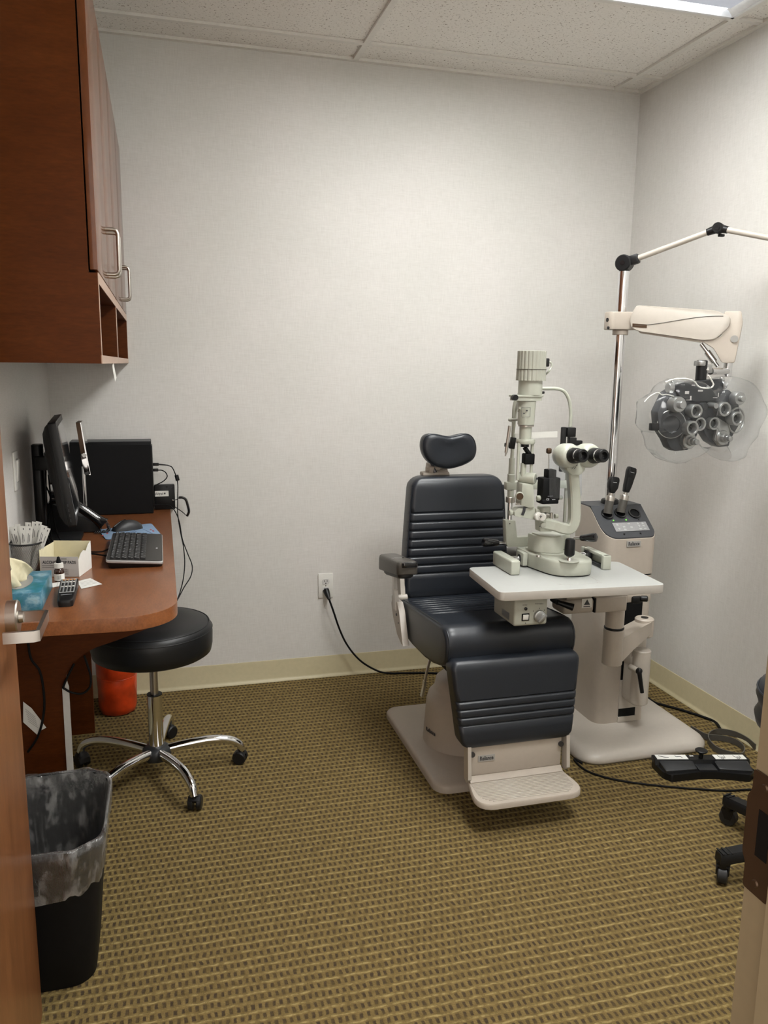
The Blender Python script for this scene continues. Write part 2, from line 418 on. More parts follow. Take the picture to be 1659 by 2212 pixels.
def _outs(s, name, mat, parent=None, **kw):
    """like out(), but every separate piece becomes an object of its own"""
    bm = s.bm; bm.verts.ensure_lookup_table(); seen = set(); res = []
    for v in list(bm.verts):
        if v in seen: continue
        st, comp = [v], []
        seen.add(v)
        while st:
            q = st.pop(); comp.append(q)
            for e in q.link_edges:
                w = e.other_vert(q)
                if w not in seen: seen.add(w); st.append(w)
        idx = {q: i for i, q in enumerate(comp)}
        fs = {f for q in comp for f in q.link_faces}
        nb = B(); nb.add([q.co.copy() for q in comp], [[idx[q] for q in f.verts] for f in fs]); res.append(nb)
    bm.free()
    return [nb.out(name, mat, parent, **kw) for nb in res]
B.outs = _outs
def text(name, body, size, M, mat, parent, depth=0.0004, width=None):
    c = bpy.data.curves.new(name, 'FONT'); c.body = body; c.size = size; c.extrude = depth; c.offset = size * 0.022; c.align_x = 'CENTER'; c.align_y = 'CENTER'
    t = bpy.data.objects.new(name + '_tmp', c); COL.objects.link(t)
    dg = bpy.context.evaluated_depsgraph_get()
    me = bpy.data.meshes.new_from_object(t.evaluated_get(dg))
    COL.objects.unlink(t); bpy.data.objects.remove(t)
    xs = [v.co.x for v in me.vertices]
    if width and xs:
        k = width / max(1e-6, max(xs) - min(xs))
        for v in me.vertices: v.co.x *= k
    P = W[parent.name] if parent is not None else Matrix.Identity(4)
    me.transform(P.inverted() @ M); me.name = name
    me.materials.clear(); me.materials.append(MT[mat])
    o = bpy.data.objects.new(name, me); COL.objects.link(o); o.parent = parent
    return reg(o, P)
def plane_M(o, xdir, ydir):
    """matrix whose local x, y lie along xdir, ydir at point o"""
    x = V(xdir).normalized(); z = x.cross(V(ydir)).normalized(); y = z.cross(x); o = V(o)
    return Matrix(((x.x, y.x, z.x, o.x), (x.y, y.y, z.y, o.y), (x.z, y.z, z.z, o.z), (0, 0, 0, 1)))

# ================================================================== THE ROOM
X0, X1, Y0 = L, R, FW
tag(B().bx(L - 0.9, R + 0.14, -1.3, D + 0.12, -0.03, 0.0).out('floor', 'carpet', smooth=False), 'brown and tan patterned loop carpet floor', None, kind='structure')
tag(B().bx(L - 0.12, R + 0.12, D, D + 0.12, 0.0, H + 0.14).out('wall_back', 'wallpaper', smooth=False), 'back wall in pale linen-textured wallpaper', None, kind='structure')
tag(B().bx(L - 0.12, L, Y0 - 0.12, D, 0.0, H + 0.14).out('wall_left', 'wallpaper', smooth=False), 'left wall in pale wallpaper behind the desk', None, kind='structure')
tag(B().bx(R, R + 0.12, Y0 - 0.12, D, 0.0, H + 0.14).out('wall_right', 'wallpaper', smooth=False), 'right wall in pale linen-textured wallpaper', None, kind='structure')
JX, HX = 0.633, -0.285          # strike jamb face, hinge jamb face
b = B(); b.bx(L, HX - 0.03, Y0 - 0.13, Y0 - 0.015, 0, H + 0.14); b.bx(JX + 0.03, R, Y0 - 0.13, Y0 - 0.015, 0, H + 0.14); b.bx(HX - 0.03, JX + 0.03, Y0 - 0.13, Y0 - 0.015, 2.09, H + 0.14)
tag(b.out('wall_front', 'wallpaper', smooth=False), 'front wall around the doorway', None, kind='structure')
# baseboards: vinyl cove base with a toe and a thin lip on top
def base(name, a, bb, inward, label):
    a, bb, n = V(a), V(bb), V(inward)
    prof = [(0, 0), (0.016, 0), (0.016, 0.003), (0.009, 0.009), (0.005, 0.018), (0.004, 0.097), (0.0025, 0.102), (0, 0.102)]
    o = B().rings([[a + n * u + V((0, 0, v)) for (u, v) in prof], [bb + n * u + V((0, 0, v)) for (u, v) in prof]]).out(name, 'base_vinyl', ang=50)
    tag(o, label, None, kind='structure')
base('baseboard_back', (L + 0.017, D, 0), (R - 0.017, D, 0), (0, -1, 0), 'tan vinyl cove baseboard along the back wall')
base('baseboard_right', (R, Y0, 0), (R, D, 0), (-1, 0, 0), 'tan vinyl cove baseboard along the right wall')
base('baseboard_left', (L, Y0, 0), (L, D, 0), (1, 0, 0), 'tan vinyl cove baseboard under the desk')
# door frame with strike plate
b = B()
for s, fx in ((1, JX), (-1, HX)):
    xo = fx + s * 0.055
    poly = [(fx, 0.700), (xo, 0.700), (xo, 0.685), (fx + s * 0.03, 0.685), (fx + s * 0.03, 0.555), (xo, 0.555), (xo, 0.540), (fx, 0.540), (fx, 0.58), (fx - s * 0.016, 0.584), (fx - s * 0.016, 0.648), (fx, 0.652)]
    b.prism([(x, y, 0) for x, y in poly], (0, 0, 2.08))
b.bx(HX - 0.055, JX + 0.055, 0.54, 0.70, 2.08, 2.135)
fr = tag(b.out('trim_1', 'frame_paint', ang=30), 'tan painted metal door frame', None, kind='structure')
sp = B(); pl = roundpoly([(JX - 0.0006, 0.662, 0.865), (JX - 0.0006, 0.700, 0.865), (JX - 0.0006, 0.700, 0.895), (JX - 0.0006, 0.706, 0.905), (JX - 0.0006, 0.706, 0.975), (JX - 0.0006, 0.700, 0.985), (JX - 0.0006, 0.700, 1.01), (JX - 0.0006, 0.662, 1.01)], 0.004)
sp.prism(pl, (-0.002, 0, 0)); st = sp.out('strike_plate', 'bronze', fr); st['label'] = 'bronze strike plate'
b = B().bx(JX - 0.0032, JX - 0.0020, 0.668, 0.686, 0.912, 0.968); b.out('latch_hole', 'black_matte', fr)
b = B()
for z in (0.879, 0.996): b.cyl((JX - 0.0026, 0.681, z), (JX - 0.0042, 0.681, z), 0.005, 0.0035, 12)
b.outs('screw', 'bronze', fr)
# door leaf, open against the left side, with its lever
dr = thing('door_1', 'open cherry wood door with a satin lever handle', None, (-0.322, 0.72, 0.0), kind='structure')
YE = 1.722
B().bx(-0.344, -0.300, 0.765, YE, 0.012, 2.07, 0.0015).out('door_leaf', 'door_wood', dr)
hc = U(22, 1330, 'x', -0.300); hc.y = YE - 0.066; hc.z = 0.957
ro = B().lathe([(0.0335, 0), (0.0335, 0.018), (0.0315, 0.0205), (0.006, 0.0205)], (-0.300, hc.y, hc.z), (1, 0, 0), 40).out('rose', 'nickel', dr)
B().cyl((-0.279, hc.y, hc.z), (-0.271, hc.y, hc.z), 0.0125, 0.0115, 24).out('collar', 'nickel', ro)
b = B()   # flat bar bent out, along the door, and back again
pts = [(-0.275, hc.y, hc.z), (-0.236, hc.y, hc.z), (-0.2275, hc.y - 0.004, hc.z), (-0.228, hc.y - 0.012, hc.z), (-0.228, hc.y - 0.118, hc.z), (-0.2275, hc.y - 0.126, hc.z), (-0.236, hc.y - 0.130, hc.z), (-0.287, hc.y - 0.130, hc.z)]
b.ribbon(pts, 0.021, 0.007, (0, 0, 1), 0); b.out('lever', 'steel', dr, ang=30)

# ceiling: slab, lay-in tiles, tee grid, troffer
cl = tag(B().bx(L - 0.12, R + 0.12, FW - 0.13, D + 0.12, H + 0.14, H + 0.18).out('ceiling', 'plenum', smooth=False), 'suspended ceiling of fissured tiles in a metal grid', None, kind='structure')
GX = [L, -0.38, 0.84, 2.06, R]; GY = [FW - 0.015, 0.915, 1.525, 2.135, 2.755, 3.375, D]
for i in range(4):
    for j in range(6):
        xa, xb, ya, yb = GX[i], GX[i + 1], GY[j], GY[j + 1]
        if i == 2 and j in (1, 3): continue
        B().bx(xa + 0.002, xb - 0.002, ya + 0.002, yb - 0.002, H + 0.010, H + 0.026).out('ceiling_tile', 'ceiling_tile', cl, smooth=False)
for x in GX[1:4]: B().bx(x - 0.012, x + 0.012, GY[0], D, H - 0.001, H + 0.0095).out('grid_bar', 'grid', cl, smooth=False)
for y in GY[1:6]:
    for i in range(4):
        B().bx(GX[i] + (0.012 if i else 0), GX[i + 1] - (0.012 if i < 3 else 0), y - 0.012, y + 0.012, H - 0.001, H + 0.0095).out('grid_bar', 'grid', cl, smooth=False)
b = B(); b.bx(L, R, D - 0.022, D, H - 0.002, H + 0.0096); b.bx(R - 0.022, R, FW, D - 0.022, H - 0.002, H + 0.0096); b.bx(L, L + 0.022, FW, D - 0.022, H - 0.002, H + 0.0096)
b.out('wall_angle', 'grid', cl, smooth=False)
def troffer(lx0, lx1, ly0, ly1, label, lamp='lamp_lens', rec=0.024):
    lt = thing('ceiling_light', label, 'ceiling light', ((lx0 + lx1) / 2, (ly0 + ly1) / 2, H))
    b = B(); b.bx(lx0, lx1, ly0, ly1, H + 0.085, H + 0.095); b.bx(lx0, lx0 + 0.012, ly0, ly1, H - 0.004, H + 0.085); b.bx(lx1 - 0.012, lx1, ly0, ly1, H - 0.004, H + 0.085); b.bx(lx0, lx1, ly0, ly0 + 0.010, H - 0.004, H + 0.085); b.bx(lx0, lx1, ly1 - 0.010, ly1, H - 0.004, H + 0.085)
    b.out('housing', 'lamp_white', lt, smooth=False)
    xm = lx0 + 0.66
    B().bx(lx0 + 0.03, xm, ly0 + 0.03, ly1 - 0.03, H + rec, H + rec + 0.004).out('lamp_lens', lamp, lt, smooth=False)  # strong glow on this part only, shaped to spare the right wall
    B().bx(xm + 0.004, lx1 - 0.055, ly0 + 0.055, ly1 - 0.055, H + 0.004, H + 0.008).out('diffuser', 'lamp_basket', lt, smooth=False)
    for (ya, yb) in ((ly0 + 0.012, ly0 + 0.050), (ly1 - 0.050, ly1 - 0.012)):
        B().bx(xm + 0.004, lx1 - 0.055, ya, yb, H + 0.010, H + 0.014).out('edge_glow', 'edge_glow', lt, smooth=False)  # glowing strips in place of the brightly lit inner edges
    x = lx1 - 0.013
    B().prism([(x, ly0 + 0.012, H - 0.002), (x, ly1 - 0.012, H - 0.002), (x - 0.037, ly1 - 0.03, H + 0.014), (x - 0.037, ly0 + 0.03, H + 0.014)], (0, 0, 0.003)).out('end_plate', 'lamp_white', lt, smooth=False)
troffer(0.853, 2.047, 2.148, 2.742, 'recessed white ceiling light panel in the tile grid above the exam chair')
troffer(0.853, 2.047, 0.928, 1.512, 'added unseen ceiling light panel near the doorway, brightening floor and furniture', 'added_lamp_lens', 0.075)  # extra fixture added out of view to brighten floor and furniture

# wall outlet + switch on the left wall
ot = thing('wall_outlet', 'white duplex outlet plate on the back wall with a black plug in it', 'outlet', (0.717, D, 0.44))
ox, oz = (U(703.5, 1265, 'y', D - 0.004)).x, (U(703.5, 1265, 'y', D - 0.004)).z
b = B().box((ox, D - 0.003, oz), (0.070, 0.006, 0.117), None, 0.0025); b.out('plate', 'white_plastic', ot)
for s in (1, -1):
    zc = oz + s * 0.0195
    pl = [(ox + x, D - 0.006, zc + z) for x, z in rrect(0.034, 0.028, 0.012)]
    rc = B().prism(pl, (0, -0.002, 0)).out('receptacle', 'wall_white', ot)
    b = B()
    for dx, w in ((-0.0065, 0.0022), (0.0065, 0.0022)): b.box((ox + dx, D - 0.0084, zc + 0.004), (w, 0.0006, 0.009))
    b.cyl((ox, D - 0.008, zc - 0.0075), (ox, D - 0.0087, zc - 0.0075), 0.0025, None, 10); b.outs('slot', 'black_matte', rc)
B().cyl((ox, D - 0.006, oz), (ox, D - 0.0072, oz), 0.003, 0.0025, 10).outs('screw', 'steel', ot)
sw = thing('wall_switch', 'white rocker switch plate on the left wall above the desk', 'switch', (L, 2.66, 1.12))
B().box((L + 0.003, 2.655, 1.122), (0.006, 0.075, 0.117), None, 0.0025).out('plate', 'white_plastic', sw)
B().box((L + 0.008, 2.655, 1.122), (0.006, 0.034, 0.066), (0, math.radians(4), 0), 0.002).out('rocker', 'white_plastic', sw)
B().box((L + 0.0062, 2.655, 1.122), (0.002, 0.040, 0.072)).out('rocker_frame', 'card_grey', sw)

# ================================================================== WALL CABINETS
CX = -0.1155; CZ0, CZS, CZ1 = 1.447, 1.640, 2.285
def cabinet(y0, y1, label):
    t = thing('wall_cabinet', label, 'cabinet', ((L + CX) / 2, (y0 + y1) / 2, CZ0), group='cherry wall cabinets')
    xf = CX - 0.019
    b = B(); b.bx(L + 0.001, xf, y0, y0 + 0.018, CZ0, CZ1); b.bx(L + 0.001, xf, y1 - 0.018, y1, CZ0, CZ1)
    b.bx(L + 0.001, xf, y0 + 0.018, y1 - 0.018, CZ1 - 0.018, CZ1); b.bx(L + 0.001, L + 0.008, y0 + 0.018, y1 - 0.018, CZ0, CZ1)
    b.out('carcass', 'cherry_shaded', t, smooth=False)
    B().bx(L + 0.008, CX - 0.002, y0 + 0.018, y1 - 0.018, CZS - 0.022, CZS).out('shelf', 'cherry_shaded', t, smooth=False)
    B().bx(L + 0.008, CX - 0.002, y0 + 0.018, y1 - 0.018, CZ0, CZ0 + 0.018).out('bottom_panel', 'cherry_shaded', t, smooth=False)
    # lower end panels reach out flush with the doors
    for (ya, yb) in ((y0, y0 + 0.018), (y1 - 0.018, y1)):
        B().bx(xf, CX - 0.001, ya, yb, CZ0, CZS - 0.003).out('end_stile', 'cherry_shaded', t, smooth=False)
    b = B(); b.bx(CX - 0.002, CX, y0 + 0.018, y1 - 0.018, CZS - 0.024, CZS); b.bx(CX - 0.002, CX, y0, y1, CZ0, CZ0 + 0.018)
    for (ya, yb) in ((y0, y0 + 0.018), (y1 - 0.018, y1)): b.bx(CX - 0.001, CX, ya, yb, CZ0 + 0.018, CZS - 0.003)
    b.out('edge_band', 'edge_band', t, smooth=False)
    ym = (y0 + y1) / 2
    for (ya, yb, hy) in ((y0 + 0.001, ym - 0.0012, ym - 0.032), (ym + 0.0012, y1 - 0.001, ym + 0.032)):
        d = B().bx(xf + 0.003, CX, ya, yb, CZS + 0.004, CZ1 - 0.002, 0.001).out('cabinet_door', 'cherry_door', t)
        zc = U(245, 553, 'x', CX).z
        zc = 1.725
        h = B().tube([(CX, hy, zc - 0.055), (CX + 0.019, hy, zc - 0.055), (CX + 0.0265, hy, zc - 0.052), (CX + 0.030, hy, zc - 0.044), (CX + 0.030, hy, zc + 0.044), (CX + 0.0265, hy, zc + 0.052), (CX + 0.019, hy, zc + 0.055), (CX, hy, zc + 0.055)], 0.0048, 10, 0).out('handle', 'nickel', d)
        h['label'] = 'satin metal bar handle'
cabinet(1.885, 2.655, 'cherry wall cabinet nearer the doorway, two doors above an open cubby')
cabinet(2.657, D - 0.002, 'cherry wall cabinet touching the back wall, two doors above an open cubby')
p0, p1 = U(239, 799, 'x', CX - 0.004), U(247, 827, 'x', CX - 0.004)
b = B().ribbon([(p0.x, 2.40, 1.4465), (p0.x + 0.001, 2.405, 1.43), (p0.x + 0.004, 2.425, 1.402)], 0.018, 0.0012, (0.2, 1, 0)); 
tag(b.out('hanging_strap', 'white_plastic'), 'short white strap hanging under the wall cabinet', 'strap')

# ================================================================== DESK
DZ, DT = 0.832, 0.036
dk = thing('desk', 'cherry laminate wall desk with a rounded corner', 'desk', (-0.2, 2.8, 0))
yf, xr = 2.015, 0.028
out2 = [(L + 0.001, D - 0.001), (L + 0.001, yf + 0.006), (-0.10, yf - 0.004)]
out2 += [(-0.10 + 0.128 * math.sin(a), yf + 0.124 - 0.128 * math.cos(a)) for a in [k * PI / 2 / 10 for k in range(1, 11)]]
out2 += [(xr + 0.003, D - 0.001)]
B().prism([(x, y, DZ - DT) for x, y in out2], (0, 0, DT), 0.0015).out('desktop', 'cherry_desk', dk, ang=30)
B().bx(L + 0.001, -0.292, 3.195, 3.217, 0.0, DZ - DT).out('support_panel', 'cherry_shaded', dk, smooth=False)
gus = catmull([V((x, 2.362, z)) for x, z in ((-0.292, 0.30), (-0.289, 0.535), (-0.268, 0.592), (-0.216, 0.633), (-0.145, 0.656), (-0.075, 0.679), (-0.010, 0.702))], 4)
B().prism([V((L + 0.001, 2.362, 0)), V((-0.297, 2.362, 0))] + gus + [V((0.0, 2.362, DZ - DT)), V((L + 0.001, 2.362, DZ - DT))], (0, 0.022, 0)).out('gusset_panel', 'cherry_shaded', dk, ang=30)
b = B(); b.prism([(-0.299, 2.354, 0.0), (-0.281, 2.354, 0.0), (-0.279, 2.354, 0.53), (-0.285, 2.354, 0.556), (-0.297, 2.354, 0.53)], (0, 0.007, 0))
lg = b.out('upright_strip', 'wall_white', dk, smooth=False); lg['label'] = 'white upright strip'  # pale strip along the edge of the panel leg

# ================================================================== EXAM CHAIR (faces the doorway wall)
CC = 1.095
ch = thing('exam_chair', 'navy black vinyl exam chair with ribbed back, armrests, leg rest and beige base', 'exam chair', (CC, 2.72, 0))
def rring(hw, tf, tb, rf, rb, m=5):
    o = []
    for (sx, sn, r, a0) in ((1, 1, rf, 0), (-1, 1, rf, PI / 2), (-1, -1, rb, PI), (1, -1, rb, 1.5 * PI)):
        for k in range(m + 1):
            a = a0 + PI / 2 * k / m
            o.append((sx * (hw - r) + r * math.cos(a), (tf - r if sn > 0 else -(tb - r)) + r * math.sin(a)))
    return o
def pad(bld, secs):
    """cushion lofted from sections (x, y, z, front normal y/z, half width, front, back thickness, radii)"""
    rs = []
    for (cx, y, z, ny, nz, hw, tf, tb, rf, rb) in secs:
        rs.append([V((cx + a, y + ny * n, z + nz * n)) for (a, n) in rring(hw, tf, tb, min(rf, hw * .9, (tf + tb) * .49), min(rb, hw * .9, (tf + tb) * .49))])
    return bld.rings(rs)
# --- backrest
zg = [0.666 + k * 0.0336 for k in range(8)]
def levels(z0, z1, grooves, rend, gw=0.006):
    zs = set()
    for k in range(7):
        u = 1 - math.cos(PI / 2 * k / 6); zs.add(round(z0 + rend * u, 5)); zs.add(round(z1 - rend * u, 5))
    for g in grooves:
        for d in (-gw, -gw * .4, 0, gw * .4, gw): zs.add(round(g + d, 5))
    gs = sorted(grooves)
    for a, bb in zip(gs, gs[1:]): zs.add(round((a + bb) / 2, 5)); zs.add(round(a + (bb - a) * .25, 5)); zs.add(round(a + (bb - a) * .75, 5))
    z = z0 + rend
    while z < z1 - rend:
        if all(abs(z - q) > 0.012 for q in zs): zs.add(round(z, 5))
        z += 0.02
    return sorted(zs)
def groove(z, grooves, gw=0.006, depth=0.006, puff=0.0025):
    v = 0.0
    for g in grooves:
        d = abs(z - g)
        if d < gw: v -= depth * (1 - d / gw) ** 0.7
    gs = sorted(grooves)
    for a, bb in zip(gs, gs[1:]):
        if a < z < bb: v += puff * math.sin(PI * (z - a) / (bb - a))
    return v
def endin(z, z0, z1, r):
    e = min(z - z0, z1 - z)
    return 0.0 if e >= r else r - math.sqrt(max(0, r * r - (r - e) ** 2))
bz0, bz1 = 0.560, 1.035
secs = []
for z in levels(bz0, bz1, zg, 0.045):
    u = (z - bz0) / (bz1 - bz0); ins = endin(z, bz0, bz1, 0.045)
    hw = 0.213 - 0.028 * u ** 1.4 - ins * 0.9
    lean = 0.018 * u
    secs.append((CC, 2.905 + lean, z, -1, 0, hw, 0.052 - ins * 0.55 + groove(z, zg), 0.048 - ins * 0.4, 0.020, 0.03))
bk = pad(B(), secs).out('backrest', 'vinyl', ch, ang=50)
pp = []
for k in range(33):
    a = -PI / 2 + 2 * PI * k / 33
for (z) in [0.575 + k * 0.0425 for k in range(11)]:
    pp.append(z)
def pipe(sgn):
    return [V((CC + sgn * (0.2115 - 0.028 * ((z - bz0) / (bz1 - bz0)) ** 1.4 - endin(z, bz0, bz1, 0.045) * 0.9), 2.862 + 0.018 * (z - bz0) / (bz1 - bz0), z)) for z in pp]
b = B(); b.tube(pipe(-1), 0.0028, 6, 3); b.tube(pipe(1), 0.0028, 6, 3); b.outs('piping', 'vinyl', bk)
b = B(); b.box((CC, 2.962, 0.80), (0.36, 0.018, 0.42), None, 0.008); b.out('back_shell', 'beige', ch)
# --- headrest: kidney shaped, on a bracket
hy = 2.905
kid = [U(x, y, 'y', hy) for x, y in ((912, 972), (912, 955), (918, 942), (932, 937), (950, 939.5), (970, 943), (990, 939.5), (1006, 936.5), (1019, 942), (1027, 957), (1028, 976), (1021, 992), (1003, 1003), (985, 1009), (970, 1012), (952, 1010), (932, 1003), (919, 990))]
kid = catmull(kid, 4, True)
hr = B().dome(kid, [(0.055, 0.80), (0.05, 0.90), (0.035, 0.98), (0.012, 1.0), (0.0, 0.985), (-0.008, 0.94), (-0.013, 0.86), (-0.015, 0.7), (-0.013, 0.45), (-0.0115, 0.2)], (0, 1, 0)).out('headrest', 'vinyl', ch, ang=60)
c = sum(kid, V()) / len(kid); b = B().tube([c + (p - c) * 0.975 + V((0, -0.003, 0)) for p in kid[::2]], 0.0026, 6, 2, True); b.out('piping', 'vinyl', hr)
b = B(); xh = c.x; b.box((xh, 2.985, 1.06), (0.05, 0.014, 0.10), (math.radians(-8), 0, 0), 0.004); b.box((xh - 0.055, 2.965, 1.052), (0.022, 0.05, 0.05), (math.radians(18), 0, 0), 0.005); b.bx(xh - 0.09, xh + 0.02, 2.94, 2.985, 1.030, 1.047, 0.006)
b.cyl((xh - 0.075, 2.95, 1.058), (xh - 0.02, 2.95, 1.062), 0.009, None, 14); b.box((xh - 0.01, 2.96, 1.045), (0.05, 0.03, 0.012), (0, math.radians(-14), 0), 0.004); b.out('headrest_bracket', 'beige', ch)
b = B(); b.tube([(xh - 0.04, 2.94, 1.045), (xh - 0.05, 2.95, 1.075), (xh - 0.03, 2.955, 1.088), (xh + 0.02, 2.957, 1.09)], 0.007, 10); b.out('headrest_rod', 'dark_metal', ch)
# --- seat: side profile swept across, channels on the rear half, rolled front
sg = [2.815 - k * 0.036 for k in range(8)]
top = []
def ztop(y): return 0.573 + (2.86 - y) / 0.49 * 0.047
ys = sorted({2.86, 2.84} | {round(g + d, 5) for g in sg for d in (-0.006, -0.003, 0, 0.003, 0.006, 0.018)} | {2.53, 2.49, 2.45, 2.42, 2.40}, reverse=True)
for y in ys:
    top.append((y, ztop(y) + groove(y, sg, 0.006, 0.008, 0.003)))
prof = [(2.865, 0.470), (2.868, 0.555)] + top + [(2.378, 0.6185), (2.360, 0.612), (2.345, 0.600), (2.335, 0.582), (2.331, 0.560), (2.334, 0.530), (2.342, 0.505), (2.358, 0.490), (2.40, 0.470), (2.47, 0.452), (2.56, 0.440), (2.70, 0.436), (2.80, 0.440), (2.85, 0.452)]
prof = [(y, z) for y, z in prof]
cyp, czp = 2.60, 0.53
flatp = [(y, ztop(y)) if (y, z) in top else (y, z) for y, z in prof]
def seatring(x, k, kz):
    g_ = 1.0 if abs(x - CC) < 0.205 else 0.0
    return [V((x, cyp + (y - cyp) * k, czp + ((z * g_ + zf0 * (1 - g_)) - czp) * kz)) for (y, z), (_, zf0) in zip(prof, flatp)]
rs = []
for x, k, kz in ((-0.232, 0.955, 0.80), (-0.231, 0.972, 0.88), (-0.227, 0.985, 0.93), (-0.218, 0.994, 0.97), (-0.207, 1.0, 1.0), (-0.196, 1.0, 1.0), (-0.10, 1.0, 1.0), (0, 1.0, 1.0)):
    rs.append((x, k, kz))
rs = rs + [(-x, k, kz) for x, k, kz in reversed(rs[:-1])]
st = B().rings([seatring(CC + x, k, kz) for x, k, kz in rs]).out('seat', 'vinyl', ch, ang=50)
b = B()
for s in (-1, 1): b.tube([(CC + s * 0.222, cyp + (y - cyp) * 0.99, czp + (z - czp) * 0.955) for y, z in ((2.84, 0.575), (2.70, 0.588), (2.55, 0.603), (2.43, 0.614), (2.37, 0.612), (2.342, 0.595), (2.333, 0.56), (2.338, 0.51))], 0.0026, 6)
b.outs('piping', 'vinyl', st)
# --- leg rest
lgv = [0.315, 0.341, 0.367, 0.393]
lz0, lz1 = 0.237, 0.522
secs = []
for z in levels(lz0, lz1, lgv, 0.03, 0.005):
    u = (z - lz0) / (lz1 - lz0); ins = endin(z, lz0, lz1, 0.03)
    secs.append((CC, 2.285 + 0.035 * u, z, -1, 0, 0.196 + 0.034 * u - ins * 0.8, 0.030 - ins * 0.5 + groove(z, lgv, 0.005, 0.005, 0.002), 0.05 - ins * 0.5, 0.016, 0.02))
lr = pad(B(), secs).out('leg_rest', 'vinyl', ch, ang=50)
b = B()
for s in (-1, 1): b.box((CC + s * 0.19, 2.375, 0.50), (0.014, 0.016, 0.10), (math.radians(-25), 0, 0), 0.003)
b.outs('leg_rest_link', 'beige', ch)
# --- foot plate with ribs and badge
b = B(); b.bx(CC - 0.165, CC + 0.165, 2.272, 2.290, 0.135, 0.245, 0.005)
b.prism([(CC - 0.165, 2.296, 0.135), (CC - 0.165, 2.272, 0.135), (CC - 0.165, 2.255, 0.122), (CC - 0.165, 2.262, 0.108), (CC - 0.165, 2.29, 0.118)], (0.33, 0, 0))
b.out('foot_riser', 'beige', ch)
fp = roundpoly([(CC - 0.168, 2.275), (CC - 0.192, 2.13), (CC + 0.192, 2.13), (CC + 0.168, 2.275)], [0.01, 0.07, 0.07, 0.01], 6)
def fz(y): return 0.112 + (y - 2.13) * 0.05
b = B(); b.rings([[(x, y, fz(y) - 0.018) for x, y in fp], [(x, y, fz(y) - 0.004) for x, y in fp], [(CC + (x - CC) * 0.985, 2.2 + (y - 2.2) * 0.97, fz(y)) for x, y in fp]])
fpl = b.out('foot_plate', 'beige', ch, ang=40)
b = B()
for k in range(15):
    y = 2.148 + k * 0.0078; hw = 0.165 - (0.045 * max(0, 1 - (y - 2.14) / 0.045) ** 1.6)
    b.box((CC, y, fz(y) + 0.0008), (2 * hw, 0.0034, 0.003), None, 0.001, 1)
b.out('tread_rib', 'beige_light', fpl, kind='stuff')
b = B()
for s in (-1, 1):
    b.prism([(CC + s * 0.176, 2.30, 0.245), (CC + s * 0.176, 2.262, 0.245), (CC + s * 0.176, 2.25, 0.135), (CC + s * 0.176, 2.268, 0.118), (CC + s * 0.176, 2.285, 0.125)], (0.012, 0, 0))
b.outs('foot_bracket', 'beige_light', ch, smooth=False)
b = B()
for s in (-1, 1): b.cyl((CC + s * 0.158, 2.268, 0.215), (CC + s * 0.158, 2.262, 0.215), 0.009, None, 14)
b.outs('hinge_bolt', 'dark_metal', ch)
bc = U(1051, 1637.5, 'y', 2.270)
bg = B().box((bc.x, 2.2705, bc.z), (0.058, 0.002, 0.021)).out('badge', 'badge_plate', ch, smooth=False)
text('badge_text', 'Reliance', 0.020, plane_M((bc.x, 2.2692, bc.z), (1, 0, 0), (0, 0, 1)), 'ink', bg, width=0.047)
# --- pedestal and base plate
bp = [(x, y) for x, y in rrect(0.475, 0.69, 0.055, 6, CC + 0.013, 2.755)]
b = B(); b.rings([[(x, y, 0.0) for x, y in bp], [(x, y, 0.018) for x, y in bp], [(CC + (x - CC) * 0.985, 2.755 + (y - 2.755) * 0.985, 0.026) for x, y in bp], [(CC + (x - CC) * 0.95, 2.755 + (y - 2.755) * 0.96, 0.030) for x, y in bp]])
b.out('base_plate', 'beige', ch, ang=60)
ped = B().lathe([(0.158, 0.028), (0.156, 0.05), (0.147, 0.19), (0.140, 0.215), (0.122, 0.235), (0.118, 0.245), (0.112, 0.275), (0.095, 0.29), (0.05, 0.295)], (CC, 2.745, 0), (0, 0, 1), 48).out('pedestal', 'beige', ch, ang=50)
a = math.radians(196)
text('badge_text', 'Reliance', 0.022, plane_M((CC + 0.1565 * math.cos(a), 2.745 + 0.1565 * math.sin(a), 0.092), (-math.sin(a), math.cos(a), -0.0), (0, 0, 1)), 'ink', ped, width=0.06)
B().cyl((CC, 2.745, 0.29), (CC, 2.745, 0.40), 0.065, None, 28).out('lift_column', 'dark_metal', ch)
b = B(); b.bx(CC - 0.15, CC + 0.15, 2.50, 2.82, 0.385, 0.437, 0.01); b.box((CC, 2.43, 0.415), (0.30, 0.14, 0.05), (math.radians(-8), 0, 0), 0.01); b.out('seat_frame', 'black_matte', ch)
b = B(); b.tube([(CC - 0.17, 2.66, 0.41), (CC - 0.185, 2.665, 0.34), (CC - 0.19, 2.668, 0.30)], 0.005, 8); 
b.ribbon([(CC - 0.19, 2.668, 0.312), (CC - 0.193, 2.668, 0.285), (CC - 0.20, 2.668, 0.252)], 0.018, 0.008, (0, 1, 0)); b.out('recline_lever', 'steel', ch)
